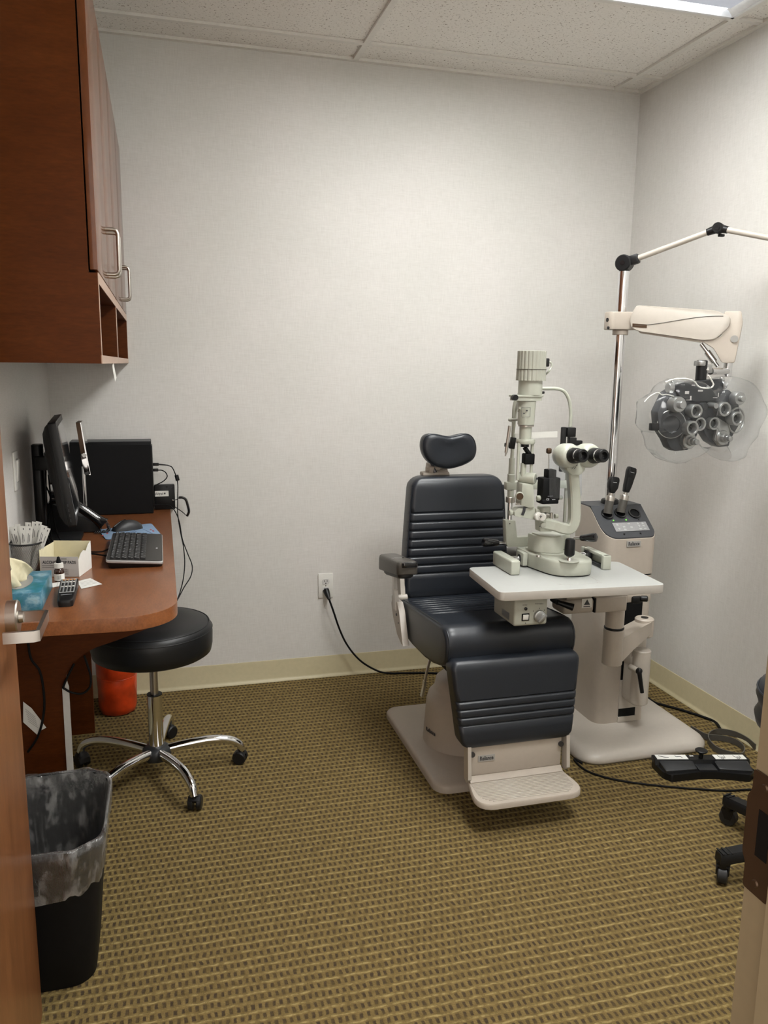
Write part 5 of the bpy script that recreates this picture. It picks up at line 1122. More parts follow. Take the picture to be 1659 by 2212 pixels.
for s in (-1, 1):
    pts = [(s * 0.158, -0.046, 0.026), (s * 0.040, -0.034, 0.026), (s * 0.040, 0.012, 0.026), (s * 0.164, 0.012, 0.026)]
    b = B(); v0 = roundpoly([V(p) for p in pts], 0.006, 2); c = sum(v0, V()) / len(v0)
    b.rings([v0, [V((p.x, p.y, 0.034 + 0.16 * (p.y + 0.045))) for p in v0], [V((c.x + (p.x - c.x) * .93, c.y + (p.y - c.y) * .9, 0.037 + 0.16 * (p.y + 0.045))) for p in v0]]); loc(b).out('pedal', 'charcoal', pd_, ang=40)
    b = B(); b.box((s * 0.108, 0.0395, 0.0448), (0.115, 0.034, 0.001)); lb = loc(b).out('pictogram_label', 'paper', pd_, smooth=False)
    b = B()
    for q in (-0.03, 0.028):
        cx_ = s * 0.108 + q
        if s < 0: b.tube([(cx_ - 0.016, 0.048, 0.0456), (cx_ - 0.006, 0.041, 0.0456), (cx_ + 0.006, 0.036, 0.0456), (cx_ + 0.018, 0.0335, 0.0456)] if q < 0 else [(cx_ - 0.012, 0.050, 0.0456), (cx_ - 0.010, 0.040, 0.0456), (cx_ + 0.006, 0.041, 0.0456), (cx_ + 0.010, 0.032, 0.0456)], 0.0011, 5, 3)
        else:
            b.tube([(cx_ - 0.010, 0.052, 0.0456), (cx_ - 0.008, 0.038, 0.0456), (cx_ + 0.006, 0.038, 0.0456), (cx_ + 0.011, 0.028, 0.0456)], 0.0009, 5, 3); b.torus((cx_, 0.0285, 0.0456), (0, 0, 1), 0.005, 0.0008, 14, 5); b.tube([(cx_ + 0.012, 0.050, 0.0456), (cx_ + 0.012, 0.036, 0.0456)], 0.0009, 5, 0)
    loc(b).outs('pictogram', 'ink', lb, smooth=False)
b = B(); b.box((0.0, -0.012, 0.030), (0.066, 0.046, 0.006), None, 0.001); loc(b).out('centre_plate', 'charcoal', pd_)
b = B(); b.lathe([(0.008, 0.0), (0.0075, 0.016), (0.012, 0.020), (0.0215, 0.027), (0.0225, 0.031), (0.020, 0.033), (0.004, 0.0325)], (0.0, 0.035, 0.043), (0, 0, 1), 26); loc(b).out('centre_button', 'black_plastic', pd_)
b = B(); b.box((-0.030, 0.048, 0.0445), (0.014, 0.006, 0.0008)); loc(b).out('mark', 'paper', pd_, smooth=False)

def cord(name, label, pts, r, mat='black_matte', **kw):
    o = B().tube(pts, r, 8, 6).out(name, mat, ang=70); tag(o, label, 'cord', **kw); return o
zf_ = lambda px, py, r: tuple(U(px, py, 'z', r))
# chair power cord: plug in the outlet, down the wall to the floor, under the chair
pc = thing('mains_lead', 'black power cord from the wall outlet sagging down to the floor behind the exam chair', 'cord', (0.75, 3.5, 0.3))
pz = oz - 0.0195
B().lathe([(0.0145, 0.0), (0.0150, 0.006), (0.0125, 0.026), (0.009, 0.040), (0.0065, 0.052)], (ox, D - 0.009, pz), (0.22, -1, -0.95), 20).out('plug', 'black_plastic', pc)
pd0 = V((ox, D - 0.009, pz)) + V((0.22, -1, -0.95)).normalized() * 0.048
pts = [pd0, U(720, 1320, 'y', D - 0.05), U(733, 1358, 'y', D - 0.04), U(748, 1390, 'y', D - 0.035), U(769, 1418, 'y', D - 0.042), U(792, 1437, 'y', D - 0.050), (0.968, 3.512, 0.018), (1.02, 3.508, 0.008), (1.09, 3.500, 0.0055), (1.24, 3.46, 0.0055), (1.40, 3.36, 0.0055), (1.42, 3.22, 0.0055)]
B().tube(pts, 0.0046, 8, 6).out('cable', 'black_matte', pc, ang=70)
cord('floor_cord', 'thin black cord curving across the carpet from the stand base to the foot switch side', [(1.47, 2.49, 0.004), zf_(1240, 1640, 0.004), zf_(1262, 1662, 0.004), zf_(1300, 1677, 0.004), zf_(1350, 1688, 0.004), zf_(1420, 1697, 0.004), zf_(1500, 1704, 0.004), zf_(1570, 1708, 0.004), zf_(1625, 1706, 0.004), (1.99, 2.12, 0.004)], 0.0038)
cord('stand_cord', 'black cord running from behind the instrument stand along the right baseboard', [(2.07, 3.25, 0.006), zf_(1404, 1511, 0.006), zf_(1430, 1522, 0.006), zf_(1470, 1533, 0.006), zf_(1520, 1549, 0.006), zf_(1545, 1560, 0.006), zf_(1556, 1575, 0.006), zf_(1560, 1584, 0.006)], 0.0055)
def ribb(name, label, pts, w, t, mat='black_matte'):
    o = B().ribbon(pts, w, t, (0, 0, 1), 6).out(name, mat, ang=60); tag(o, label, 'cord'); return o
zc_ = 0.0135
c1 = [V(zf_(a, b_, zc_)) + V((0.014 * max(0, 1 - k_ / 4), 0, 0)) for k_, (a, b_) in enumerate(((1486, 1574), (1503, 1583), (1525, 1592), (1560, 1595), (1590, 1603), (1607, 1618), (1603, 1632), (1580, 1630), (1550, 1620), (1532, 1603), (1532, 1588), (1552, 1580), (1585, 1585), (1612, 1598), (1632, 1614)))]
ribb('flat_cable', 'flat dark cable looped on its edge beside the foot switch and baseboard', c1, 0.024, 0.004, 'grey_arm')
cord('pedal_cord', 'short black cord leaving the foot switch towards the door jamb', [tuple(pm @ V((0.165, 0.035, 0.018))), tuple(pm @ V((0.19, 0.01, 0.006))), zf_(1618, 1664, 0.004), zf_(1630, 1682, 0.004), zf_(1650, 1700, 0.004)], 0.0036)

# ================================================================== STOOL by the desk
def caster(bld_w, bld_f, c, ang, r=0.025, w=0.044):
    """twin-wheel caster: wheels in one builder, hood and stem in the other; c = floor point"""
    d = V((math.cos(ang), math.sin(ang), 0)); n = V((-d.y, d.x, 0)); c = V(c)
    for s in (-1, 1):
        a = c + V((0, 0, r)) + n * (s * 0.006); bld_w.cyl(a, a + n * (s * (w / 2 - 0.006)), r, r * 0.97, 24, 0.003)
    pts = [(-r * 1.05, r * 0.9), (-r * 0.9, r * 1.55), (-r * 0.3, r * 2.0), (r * 0.45, r * 2.0), (r * 0.85, r * 1.6), (r * 0.55, r * 1.15), (0, r * 1.0)]
    bld_f.prism([c + d * a + V((0, 0, z)) - n * (w * 0.42) for a, z in pts], n * (w * 0.84), 0.003)
    bld_f.cyl(c + d * (r * 0.35) + V((0, 0, r * 1.7)), c + d * (r * 0.35) + V((0, 0, r * 2.5)), 0.0085, None, 14)
SX, SY = -0.052, 2.795
so = thing('stool', 'round black vinyl stool on a chrome five-star base with black casters beside the desk', 'stool', (SX, SY, 0))
b = B(); b.lathe([(0.10, 0.4570), (0.190, 0.4580), (0.200, 0.4650), (0.205, 0.4900), (0.206, 0.5250), (0.204, 0.5470), (0.196, 0.5620), (0.180, 0.5700), (0.12, 0.5750), (0.04, 0.5760)], (SX, SY, 0), (0, 0, 1), 56); ss = b.out('seat', 'vinyl_black', so, ang=60)
b = B(); b.torus((SX, SY, 0.5635), (0, 0, 1), 0.1945, 0.0022, 56, 6); b.torus((SX, SY, 0.5450), (0, 0, 1), 0.2048, 0.0018, 56, 6); b.out('piping', 'vinyl_black', ss)
B().cyl((SX, SY, 0.4470), (SX, SY, 0.4580), 0.075, None, 28).out('seat_plate', 'black_matte', so)
B().cyl((SX, SY, 0.29), (SX, SY, 0.4500), 0.014, None, 20).out('gas_lift', 'steel', so)
B().cyl((SX, SY, 0.095), (SX, SY, 0.305), 0.0255, None, 28).out('column', 'chrome', so)
B().cyl((SX, SY, 0.303), (SX, SY, 0.3065), 0.0262, None, 28).out('column_cap', 'black_plastic', so)
B().lathe([(0.030, 0.062), (0.047, 0.066), (0.052, 0.085), (0.048, 0.103), (0.036, 0.112), (0.027, 0.113)], (SX, SY, 0), (0, 0, 1), 32).out('hub', 'charcoal', so, ang=50)
cang = [math.radians(a) for a in (2, -67, -129, 153, 80)]
for a in cang:
    d = V((math.cos(a), math.sin(a), 0)); o = V((SX, SY, 0))
    b = B(); b.tube([o + d * 0.035 + V((0, 0, 0.092)), o + d * 0.11 + V((0, 0, 0.103)), o + d * 0.19 + V((0, 0, 0.108)), o + d * 0.25 + V((0, 0, 0.100)), o + d * 0.288 + V((0, 0, 0.080)), o + d * 0.302 + V((0, 0, 0.052))], lambda u: 0.0175 - 0.004 * u, 14, 6); b.out('leg', 'chrome', so, ang=70)
    w_, f_ = B(), B(); ca = a + random.uniform(-0.8, 0.8); caster(w_, f_, o + d * 0.302 - V((math.cos(ca), math.sin(ca), 0)) * 0.009, ca)
    cs = f_.out('caster', 'black_plastic', so); w_.out('wheel', 'black_plastic', cs)

# rolling chair mostly hidden behind the right jamb
RX, RY = 1.795, 1.735
rc = thing('rolling_chair', 'black rolling chair partly hidden behind the tan door jamb', 'rolling chair', (RX, RY, 0))
b = B(); b.lathe([(0.12, 0.43), (0.150, 0.435), (0.184, 0.445), (0.190, 0.470), (0.180, 0.490), (0.181, 0.505), (0.190, 0.530), (0.180, 0.562), (0.155, 0.580), (0.06, 0.590)], (RX, RY, 0), (0, 0, 1), 44); b.out('seat', 'vinyl', rc, ang=60)
B().torus((RX, RY, 0.548), (0, 0, 1), 0.187, 0.003, 44, 6).out('piping', 'vinyl', rc)
b = B(); b.cyl((RX, RY, 0.10), (RX, RY, 0.26), 0.027, None, 20); b.cyl((RX, RY, 0.26), (RX, RY, 0.43), 0.015, None, 18); b.out('gas_lift', 'black_plastic', rc)
B().lathe([(0.035, 0.070), (0.050, 0.078), (0.048, 0.118), (0.03, 0.125)], (RX, RY, 0), (0, 0, 1), 28).out('hub', 'black_plastic', rc)
t1, t2 = U(1577, 1903, 'z', 0), U(1600, 1790, 'z', 0)
for k in range(5):
    a = math.atan2(t1.y - RY, t1.x - RX) - k * 2 * PI / 5; d = V((math.cos(a), math.sin(a), 0)); o = V((RX, RY, 0)); n = V((-d.y, d.x, 0)); rr = 0.285
    b = B(); b.rings([[o + d * s_ + n * (w * q) + V((0, 0, z + h)) for q, h in ((1, 0), (1, 0.022), (0.7, 0.030), (-0.7, 0.030), (-1, 0.022), (-1, 0))] for (s_, w, z) in ((0.03, 0.026, 0.080), (0.16, 0.024, 0.078), (rr - 0.03, 0.022, 0.070), (rr + 0.004, 0.020, 0.066), (rr + 0.018, 0.014, 0.066))])
    for q in range(4): b.box(o + d * (rr - 0.03 + 0.014 * q) + V((0, 0, 0.0975)), (0.005, 0.034, 0.003), (0, 0, a))
    b.cyl(o + d * rr + V((0, 0, 0.052)), o + d * rr + V((0, 0, 0.070)), 0.019, 0.021, 16); b.out('leg', 'black_plastic', rc, ang=40)
    ca = a + (1.0 if k == 0 else 0.3 * k); w_, f_ = B(), B(); dd = V((math.cos(ca), math.sin(ca), 0)); nn = V((-dd.y, dd.x, 0)); c = o + d * rr
    w_.cyl(c - nn * 0.014 + V((0, 0, 0.027)), c + nn * 0.014 + V((0, 0, 0.027)), 0.027, None, 26, 0.003)
    f_.prism([c + dd * x_ + V((0, 0, z)) - nn * 0.018 for x_, z in ((-0.012, 0.024), (0.006, 0.024), (0.02, 0.05), (0.018, 0.060), (-0.018, 0.060), (-0.02, 0.05))], nn * 0.003); f_.prism([c + dd * x_ + V((0, 0, z)) + nn * 0.015 for x_, z in ((-0.012, 0.024), (0.006, 0.024), (0.02, 0.05), (0.018, 0.060), (-0.018, 0.060), (-0.02, 0.05))], nn * 0.003); f_.box(c + V((0, 0, 0.0575)), (0.036, 0.036, 0.005), (0, 0, ca))
    cs = f_.out('caster', 'black_plastic', rc); w_.out('wheel', 'charcoal', cs)

# ================================================================== WASTEBASKET with liner, RED BIN
wb = thing('wastebasket', 'black rectangular wastebasket with a clear liner by the open door', 'wastebasket', (-0.288, 1.935, 0))
bx_, by_ = -0.288, 1.932
def wring(z, k=1.0):
    u = z / 0.385; w, l = 0.185 + 0.075 * u, 0.255 + 0.125 * u
    return [(x, y, z) for x, y in rrect(w * k, l * k, 0.055 + 0.035 * u, 6, bx_, by_)]
B().rings([wring(0.0), wring(0.004, 1.01), wring(0.10), wring(0.25), wring(0.372), [(x, y, 0.372) for x, y, z in wring(0.385, 1.03)], [(x, y, 0.386) for x, y, z in wring(0.385, 1.03)], wring(0.385, 0.985), wring(0.25, 0.965), wring(0.03, 0.93)], cap1=True).out('bin', 'black_matte', wb, ang=40)
b = B(); rs = []; N = 96
random.seed(21); WR = [random.uniform(-1, 1) for _ in range(N + 8)]; WR2 = [random.uniform(-1, 1) for _ in range(N + 8)]
def lring(z, k, amp, ph_):
    u = z / 0.385; w, l = (0.185 + 0.075 * u) * k, (0.255 + 0.125 * u) * k
    base_ = rrect(w, l, 0.055 + 0.035 * u, N // 4 - 1, bx_, by_); o = []
    for i, (x, y) in enumerate(base_):
        q = 1 + amp * (0.8 * math.sin(i * 0.83 + ph_) + 1.3 * WR[i] + 0.9 * WR2[i] * math.sin(ph_ * 1.3) + 0.5 * math.sin(i * 0.31))
        o.append((bx_ + (x - bx_) * q, by_ + (y - by_) * q, z + amp * 0.5 * math.sin(i * 0.6 + ph_)))
    return o
def hem(z, k, amp, ph_):
    r_ = lring(z, k, amp, ph_); n_ = len(r_)
    return [(x, y, z + 0.020 * math.sin(2 * PI * i / n_ + 1.2) + 0.006 * math.sin(i * 0.7)) for i, (x, y, _) in enumerate(r_)]
b.rings([lring(0.16, 0.90, 0.010, 0.3), lring(0.25, 0.93, 0.012, 1.1), lring(0.33, 0.955, 0.010, 2.0), lring(0.383, 0.975, 0.004, 2.5), lring(0.3905, 1.0, 0.004, 2.5), lring(0.388, 1.045, 0.005, 2.7), lring(0.365, 1.06, 0.008, 3.0), lring(0.335, 1.06, 0.010, 3.6), lring(0.305, 1.055, 0.011, 4.4), hem(0.27, 1.06, 0.010, 5.0)], cap0=False, cap1=False)
ln_ = b.out('liner', 'liner_film', wb, ang=80); ln_['label'] = 'clear crinkled plastic liner folded over the rim'
rb = thing('red_bin', 'round red plastic-bagged bin under the desk against the back wall', 'bin', (-0.212, 3.40, 0))
b = B(); wv = lambda k, n, h: 1 + 0.012 * math.sin(k * 1.3 + h * 40) + 0.010 * math.sin(k * 0.7 - h * 70)
b.lathe([(0.060, 0.0), (0.072, 0.006), (0.077, 0.03), (0.079, 0.10), (0.080, 0.155), (0.0785, 0.160), (0.081, 0.166), (0.083, 0.24), (0.084, 0.30), (0.070, 0.302), (0.068, 0.25)], (-0.212, 3.40, 0), (0, 0, 1), 48, wv); b.out('body', 'red_bag', rb, ang=70)
B().torus((-0.212, 3.40, 0.160), (0, 0, 1), 0.0795, 0.0016, 48, 6).out('seam', 'red_bag', rb)

# cords and leaflet under the desk
cord('drooping_cable', 'black cord drooping in front of the dark cherry panel under the desk', [U(58, 1360, 'y', 2.33), U(66, 1420, 'y', 2.33), U(86, 1450, 'y', 2.33), U(95, 1500, 'y', 2.335), U(94, 1545, 'y', 2.335), U(82, 1590, 'y', 2.335), U(60, 1625, 'y', 2.335)], 0.0034)
cord('looped_cord', 'black cord making a small loop under the desk by the white upright', [U(160, 1434, 'y', 2.346), U(146, 1462, 'y', 2.346), U(137, 1484, 'y', 2.346), U(140, 1488, 'y', 2.346), U(155, 1496, 'y', 2.346), U(178, 1498, 'y', 2.346), U(194, 1484, 'y', 2.346), U(196, 1462, 'y', 2.346), U(190, 1440, 'y', 2.346), U(182, 1416, 'y', 2.346)], 0.0032)
lf = [U(a, b_, 'y', 2.345) for a, b_ in ((50, 1516), (68, 1530), (88, 1556), (100, 1572), (90, 1577), (80, 1587), (50, 1560))]
b = B(); b.prism(lf, (0, 0.001, 0)); lo = b.out('leaflet', 'paper', smooth=False); tag(lo, 'printed white leaflet hanging by the cherry panel under the desk', 'leaflet')
b = B()
for k in range(6):
    p0_, p1_ = U(54 + k * 1.5, 1531 + k * 5.4, 'y', 2.3444), U(76 + k * 1.2, 1549 + k * 4.6, 'y', 2.3444); b.ribbon([p0_, p1_], 0.0018, 0.0004, (0, 0, 1), 0)
b.out('leaflet_print', 'card_grey', lo, smooth=False)

# ================================================================== ON THE DESK
T0 = DZ + 0.0004
# computer tower
tx0, tx1, ty0, ty1 = -0.352, -0.038, 3.448, 3.552
ct = thing('computer_tower', 'black desktop computer tower standing against the back wall', 'computer', ((tx0 + tx1) / 2, 3.50, DZ))
B().bx(tx0, tx1, ty0, ty1, T0, T0 + 0.300, 0.003).out('case', 'black_matte', ct)
B().bx(tx0 + 0.002, tx1 - 0.002, ty0 - 0.0015, ty0, T0 + 0.004, T0 + 0.286).out('side_panel', 'black_matte', ct, smooth=False)
B().bx(tx0 + 0.001, tx1 - 0.001, ty0 + 0.001, ty1 - 0.001, T0 + 0.2995, T0 + 0.302).out('top_strip', 'grey_panel', ct, smooth=False)
b = B(); b.bx(tx1, tx1 + 0.004, ty0 + 0.012, ty1 - 0.012, T0 + 0.02, T0 + 0.28, 0.001); b.out('rear_plate', 'black_plastic', ct)
# black adapter box behind it
ab = thing('adapter_box', 'black adapter box with a white label beside the computer tower', 'adapter', (0.0, 3.535, DZ))
p0, p1 = U(335, 1091, 'y', 3.53), U(377, 1047, 'y', 3.53)
B().bx(-0.033, p1.x, 3.530, 3.562, T0, p1.z, 0.004).out('case', 'black_plastic', ab)
q0, q1 = U(330, 1073, 'y', 3.529), U(364, 1060, 'y', 3.529); lb = B().bx(-0.030, q1.x, 3.5293, 3.530, q0.z, q1.z).out('label_sticker', 'paper', ab, smooth=False)
b = B()
for k in range(9): p = U(334 + k * 2.2, 1066.5 + (k % 2), 'y', 3.5288); b.box(p, (0.002, 0.0006, 0.006 + 0.002 * (k % 3)))
p = U(356, 1066, 'y', 3.5288); b.box(p, (0.006, 0.0006, 0.007)); b.out('label_print', 'ink', lb, smooth=False)
b = B()
for a, c_ in ((360, 1051), (373, 1055)): p = U(a, c_, 'y', 3.53); b.cyl(p, p + V((0, -0.0015, 0)), 0.005, None, 14)
b.outs('foot_pad', 'rubber', ab); b = B(); p = U(373.5, 1080, 'y', 3.53); b.sph(p + V((0, -0.003, 0)), 0.004, 12, 8); b.out('stud', 'chrome', ab)
# cables from the tower
q = thing('computer_cables', 'thin black cables looping from the computer tower down past the desk edge', 'cable', (0.05, 3.50, 0.8))
b = B(); pa, pb = U(331, 1003, 'y', 3.50), U(343, 1003, 'y', 3.50); pa.x = tx1 + 0.004; b.box(pa.lerp(pb, .5), (pb.x - pa.x, 0.012, 0.012), None, 0.002); pc1, pd1 = U(331, 1015, 'y', 3.50), U(342, 1015.5, 'y', 3.50); pc1.x = tx1 + 0.004; b.box(pc1.lerp(pd1, .5), (pd1.x - pc1.x, 0.012, 0.012), None, 0.002); b.cyl(pb, U(363, 1005, 'y', 3.50), 0.0035, 0.002, 10)
b.out('connector', 'black_plastic', q)
b = B(); b.tube([U(x, y, 'y', yy) for x, y, yy in ((362, 1005, 3.50), (372, 1010, 3.50), (380, 1028, 3.50), (384, 1045, 3.50), (384, 1075, 3.49), (384, 1110, 3.47), (390, 1150, 3.42), (396, 1180, 3.38), (399, 1215, 3.33), (396, 1250, 3.28), (388, 1282, 3.2), (380, 1300, 3.1), (372, 1312, 3.0))], 0.0022, 7); b.out('cable', 'black_matte', q)
b = B(); b.tube([U(x, y, 'y', yy) for x, y, yy in ((333, 1091, 3.50), (350, 1090, 3.50), (368, 1093, 3.49), (380, 1108, 3.47), (388, 1130, 3.44), (394, 1165, 3.40), (405, 1195, 3.36), (415, 1222, 3.33), (412, 1245, 3.3), (398, 1268, 3.25), (389, 1285, 3.2), (380, 1302, 3.1), (373, 1313, 3.0))], 0.0022, 7); b.out('cable', 'black_matte', q)
b = B(); b.tube([U(x, y, 'y', 3.50) for x, y in ((342, 1015.5), (350, 1016), (358, 1021), (361, 1030), (352, 1040), (334, 1049))], 0.0022, 7); b.out('cable', 'black_matte', q)
b = B(); b.tube([U(x, y, 'y', 3.515) for x, y in ((374, 1080), (382, 1079), (386, 1075))], 0.002, 7); b.tube([U(x, y, 'y', 3.515) for x, y in ((386, 1075), (394, 1075), (401, 1079), (405, 1090), (408, 1105), (404, 1115))], 0.0055, 8); b.tube([U(x, y, 'y', 3.515) for x, y in ((404, 1115), (394, 1106), (378, 1095))], 0.002, 7); b.out('coiled_lead', 'black_gloss', q)
b = B(); p0_, p1_ = U(381, 1026, 'y', 3.50), U(384, 1038, 'y', 3.50); b.cyl(p0_, p1_, 0.0085, None, 14, 0.001); b.out('ferrite', 'black_plastic', q)

# monitor seen edge-on, on its post
MN, MF = V((-0.293, 2.63)), V((-0.320, 3.045))        # near / far edge in plan (mid height)
md = (MF - MN).normalized(); mn = V((md.y, -md.x))   # along the panel, screen side normal
tilt = 0.135
zb0, zt0 = 0.945, 1.268
mo = thing('monitor', 'black flat monitor seen from its thin side on a post stand on the desk', 'monitor', (-0.33, 2.9, DZ))
def mp(s_, z, n): v = MN + md * s_ + mn * (n - tilt * (z - 1.1)); return V((v.x, v.y, z + n * tilt))
ml = (MF - MN).length
b = B()
for args in (((0, zb0), (ml, zb0), (ml, zt0), (0, zt0)),): b.prism(roundpoly([mp(s_, z, -0.012) for s_, z in args], 0.006, 3), mp(0, 1.1, 0.014) - mp(0, 1.1, -0.010), 0.002)
b.out('bezel', 'black_plastic', mo, ang=40)
b = B(); rs = []
for (n_, k) in ((-0.010, 0.99), (-0.022, 0.93), (-0.034, 0.80), (-0.040, 0.60), (-0.042, 0.3)):
    rs.append([mp(ml / 2 + (s_ - ml / 2) * k, 1.106 + (z - 1.106) * k, n_) for s_, z in ((0, zb0), (ml, zb0), (ml, zt0), (0, zt0))])
b.rings(rs); b.out('back_shell', 'black_plastic', mo, ang=60)
B().prism([mp(s_, z, 0.0128) for s_, z in ((0.016, zb0 + 0.02), (ml - 0.016, zb0 + 0.02), (ml - 0.016, zt0 - 0.016), (0.016, zt0 - 0.016))], mp(0, 1.1, 0.0145) - mp(0, 1.1, 0.0135)).out('screen', 'screen', mo, smooth=False)
b = B()
for k in range(4): b.box(mp(0.0015, zb0 + 0.02 + k * 0.016, -0.002), (0.004, 0.004, 0.009))
b.outs('side_button', 'charcoal', mo)
pxs, pys = -0.397, 2.90
b = B(); b.prism([(x, y, DZ + 0.012) for x, y in rrect(0.034, 0.055, 0.012, 4, pxs, pys)], (0, 0, 1.178 - DZ - 0.012), 0.003); b.out('stand_post', 'black_plastic', mo, ang=40)
pb0 = mp(ml * 0.55, 1.115, -0.040); b = B(); b.box(((pxs + pb0.x) / 2 + 0.004, (pys + pb0.y) / 2, 1.118), (abs(pb0.x - pxs) + 0.02, 0.045, 0.046), (0, 0, 0), 0.004); b.prism(roundpoly([mp(ml * 0.55 - 0.05, 1.06, -0.052), mp(ml * 0.55 + 0.05, 1.06, -0.052), mp(ml * 0.55 + 0.05, 1.165, -0.052), mp(ml * 0.55 - 0.05, 1.165, -0.052)], 0.01), mp(0, 1.1, 0.012) - mp(0, 1.1, 0)); b.out('stand_arm', 'black_plastic', mo, ang=40)
b = B(); b.prism([(x, y, T0) for x, y in rrect(0.145, 0.27, 0.02, 4, -0.352, 2.935)], (0, 0, 0.012), 0.003); b.out('stand_base', 'black_plastic', mo, ang=40)

# chrome-framed tilted panel on a pole
mr = thing('tilting_mirror', 'slim chrome-framed tilted panel on a thin metal pole in front of the computer tower', 'mirror', (-0.283, 3.25, DZ))
a0, a1, a2 = U(167, 913, 'y', 3.22), U(180, 985, 'y', 3.22), U(190, 1026, 'y', 3.22)
def pq(p, dx): return V((p.x + dx, p.y, p.z))
b = B(); b.prism([pq(a0, -0.006), pq(a0, 0.010), pq(a1, 0.008), pq(a1, -0.008)], (0, 0.11, 0), 0.002); b.out('upper_panel', 'bronze', mr, ang=30)
b = B(); b.prism([pq(a0, 0.009), pq(a0, 0.0125), pq(a2, 0.010), pq(a2, 0.004)], (0.0, 0.112, 0)); b.prism([pq(a1, -0.009), pq(a1, 0.010), pq(a2, 0.010), pq(a2, -0.012)], (0, 0.10, 0), 0.003); b.cyl(pq(a1, 0.0) + V((0, -0.002, 0.004)), pq(a1, 0.004) + V((0, -0.01, 0.004)), 0.008, None, 16); b.out('frame', 'chrome', mr, ang=30)
pr = U(183, 1060, 'y', 3.245); B().cyl((pr.x, 3.245, T0 + 0.01), (pr.x, 3.245, a2.z + 0.03), 0.0065, None, 16).out('pole', 'chrome', mr)
B().lathe([(0.055, 0), (0.056, 0.006), (0.05, 0.010), (0.008, 0.013)], (pr.x, 3.245, T0), (0, 0, 1), 32).out('base', 'chrome', mr)

# desk phone with handset and coiled cord
pn = thing('desk_phone', 'black desk phone with a handset and coiled cord behind the monitor', 'phone', (-0.31, 3.17, DZ))
b = B(); b.prism([(-0.405, 3.100, T0), (-0.225, 3.100, T0), (-0.225, 3.100, T0 + 0.022), (-0.395, 3.100, T0 + 0.115), (-0.405, 3.100, T0 + 0.11)], (0, 0.09, 0), 0.004); b.out('body', 'black_plastic', pn, ang=35)
b = B(); hs = [(-0.39, 3.095, T0 + 0.135), (-0.345, 3.095, T0 + 0.125), (-0.285, 3.093, T0 + 0.090), (-0.235, 3.091, T0 + 0.050), (-0.212, 3.090, T0 + 0.030)]
b.tube(hs, lambda u: 0.017 + 0.008 * abs(2 * u - 1) ** 3, 14, 6); b.out('handset', 'black_gloss', pn, ang=60)
def helix(path, rad, turns, r, n=9):
    P = catmull(path, 10); m = len(P); tot = turns * n; o = []
    for i in range(tot + 1):
        u = i / tot * (m - 1); k = min(int(u), m - 2); f = u - k; p = P[k].lerp(P[k + 1], f); d = (P[k + 1] - P[k]); x, y, z = frame(d); a = 2 * PI * i / n
        o.append(p + (x * math.cos(a) + y * math.sin(a)) * rad)
    return B().tube(o, r, 5, 0)
helix([(-0.208, 3.085, T0 + 0.05), (-0.196, 3.078, T0 + 0.026), (-0.195, 3.065, T0 + 0.012), (-0.215, 3.06, T0 + 0.0075), (-0.245, 3.06, T0 + 0.0075)], 0.005, 20, 0.0014).out('coiled_cord', 'black_gloss', pn, ang=80)
b = B(); b.tube([(-0.39, 2.98, T0 + 0.20), (-0.36, 2.86, T0 + 0.16), (-0.365, 2.76, T0 + 0.05), (-0.30, 2.72, T0 + 0.009), (-0.23, 2.70, T0 + 0.009), (-0.18, 2.66, T0 + 0.009)], 0.0028, 7); b.out('cable', 'black_matte', mo)
b = B(); b.tube([(-0.39, 3.02, T0 + 0.26), (-0.385, 2.95, T0 + 0.14), (-0.36, 2.84, T0 + 0.02), (-0.32, 2.76, T0 + 0.011), (-0.37, 2.68, T0 + 0.010), (-0.40, 2.60, T0 + 0.010)], 0.0032, 7); b.out('cable', 'black_matte', mo)
b = B(); b.tube([(-0.37, 2.92, T0 + 0.24), (-0.355, 2.86, T0 + 0.10), (-0.33, 2.82, T0 + 0.03), (-0.28, 2.80, T0 + 0.014), (-0.30, 2.73, T0 + 0.010), (-0.38, 2.72, T0 + 0.011)], 0.0026, 7); b.out('cable', 'black_matte', mo)
b = B(); b.tube([(-0.405, 2.80, T0 + 0.03), (-0.37, 2.78, T0 + 0.06), (-0.35, 2.74, T0 + 0.05), (-0.33, 2.70, T0 + 0.011), (-0.39, 2.66, T0 + 0.011)], 0.003, 7); b.out('cable', 'black_matte', mo)

helix([(-0.40, 3.00, T0 + 0.12), (-0.392, 2.97, T0 + 0.06), (-0.38, 2.92, T0 + 0.020), (-0.34, 2.78, T0 + 0.010), (-0.27, 2.74, T0 + 0.010)], 0.005, 40, 0.0014).out('coiled_cord', 'black_gloss', mo, ang=80)

# mouse pad, mouse, keyboard
pads = roundpoly([U(a, b_, 'z', DZ) for a, b_ in ((212, 1146), (229, 1167), (348, 1156), (327, 1132))], 0.014, 4)
mpd = thing('mouse_pad', 'blue mouse pad with small print under the mouse', 'mouse pad', tuple(sum(pads, V()) / len(pads)))
B().prism([V((p.x, p.y, T0)) for p in pads], (0, 0, 0.003), 0.0008).out('pad', 'mousepad', mpd, ang=30)
b = B()
for k in range(5): b.box(U(276 + k * 4, 1153 - k * 1.5, 'z', T0 + 0.0032), (0.004, 0.030, 0.0003), (0, 0, 0.3))
b.ribbon([U(308, 1142, 'z', T0 + 0.0033), U(330, 1153, 'z', T0 + 0.0033), U(270, 1158, 'z', T0 + 0.0033)], 0.002, 0.0003, (1, 0, 0), 0); b.outs('pad_print', 'ink_blue', mpd, smooth=False)
b = B()
for a, c_ in ((331, 1147), (326, 1144), (222, 1157), (232, 1152)): b.box(U(a, c_, 'z', T0 + 0.0033), (0.006, 0.016, 0.0003), (0, 0, 0.2))
b.outs('pad_print', 'ink_red', mpd, smooth=False)
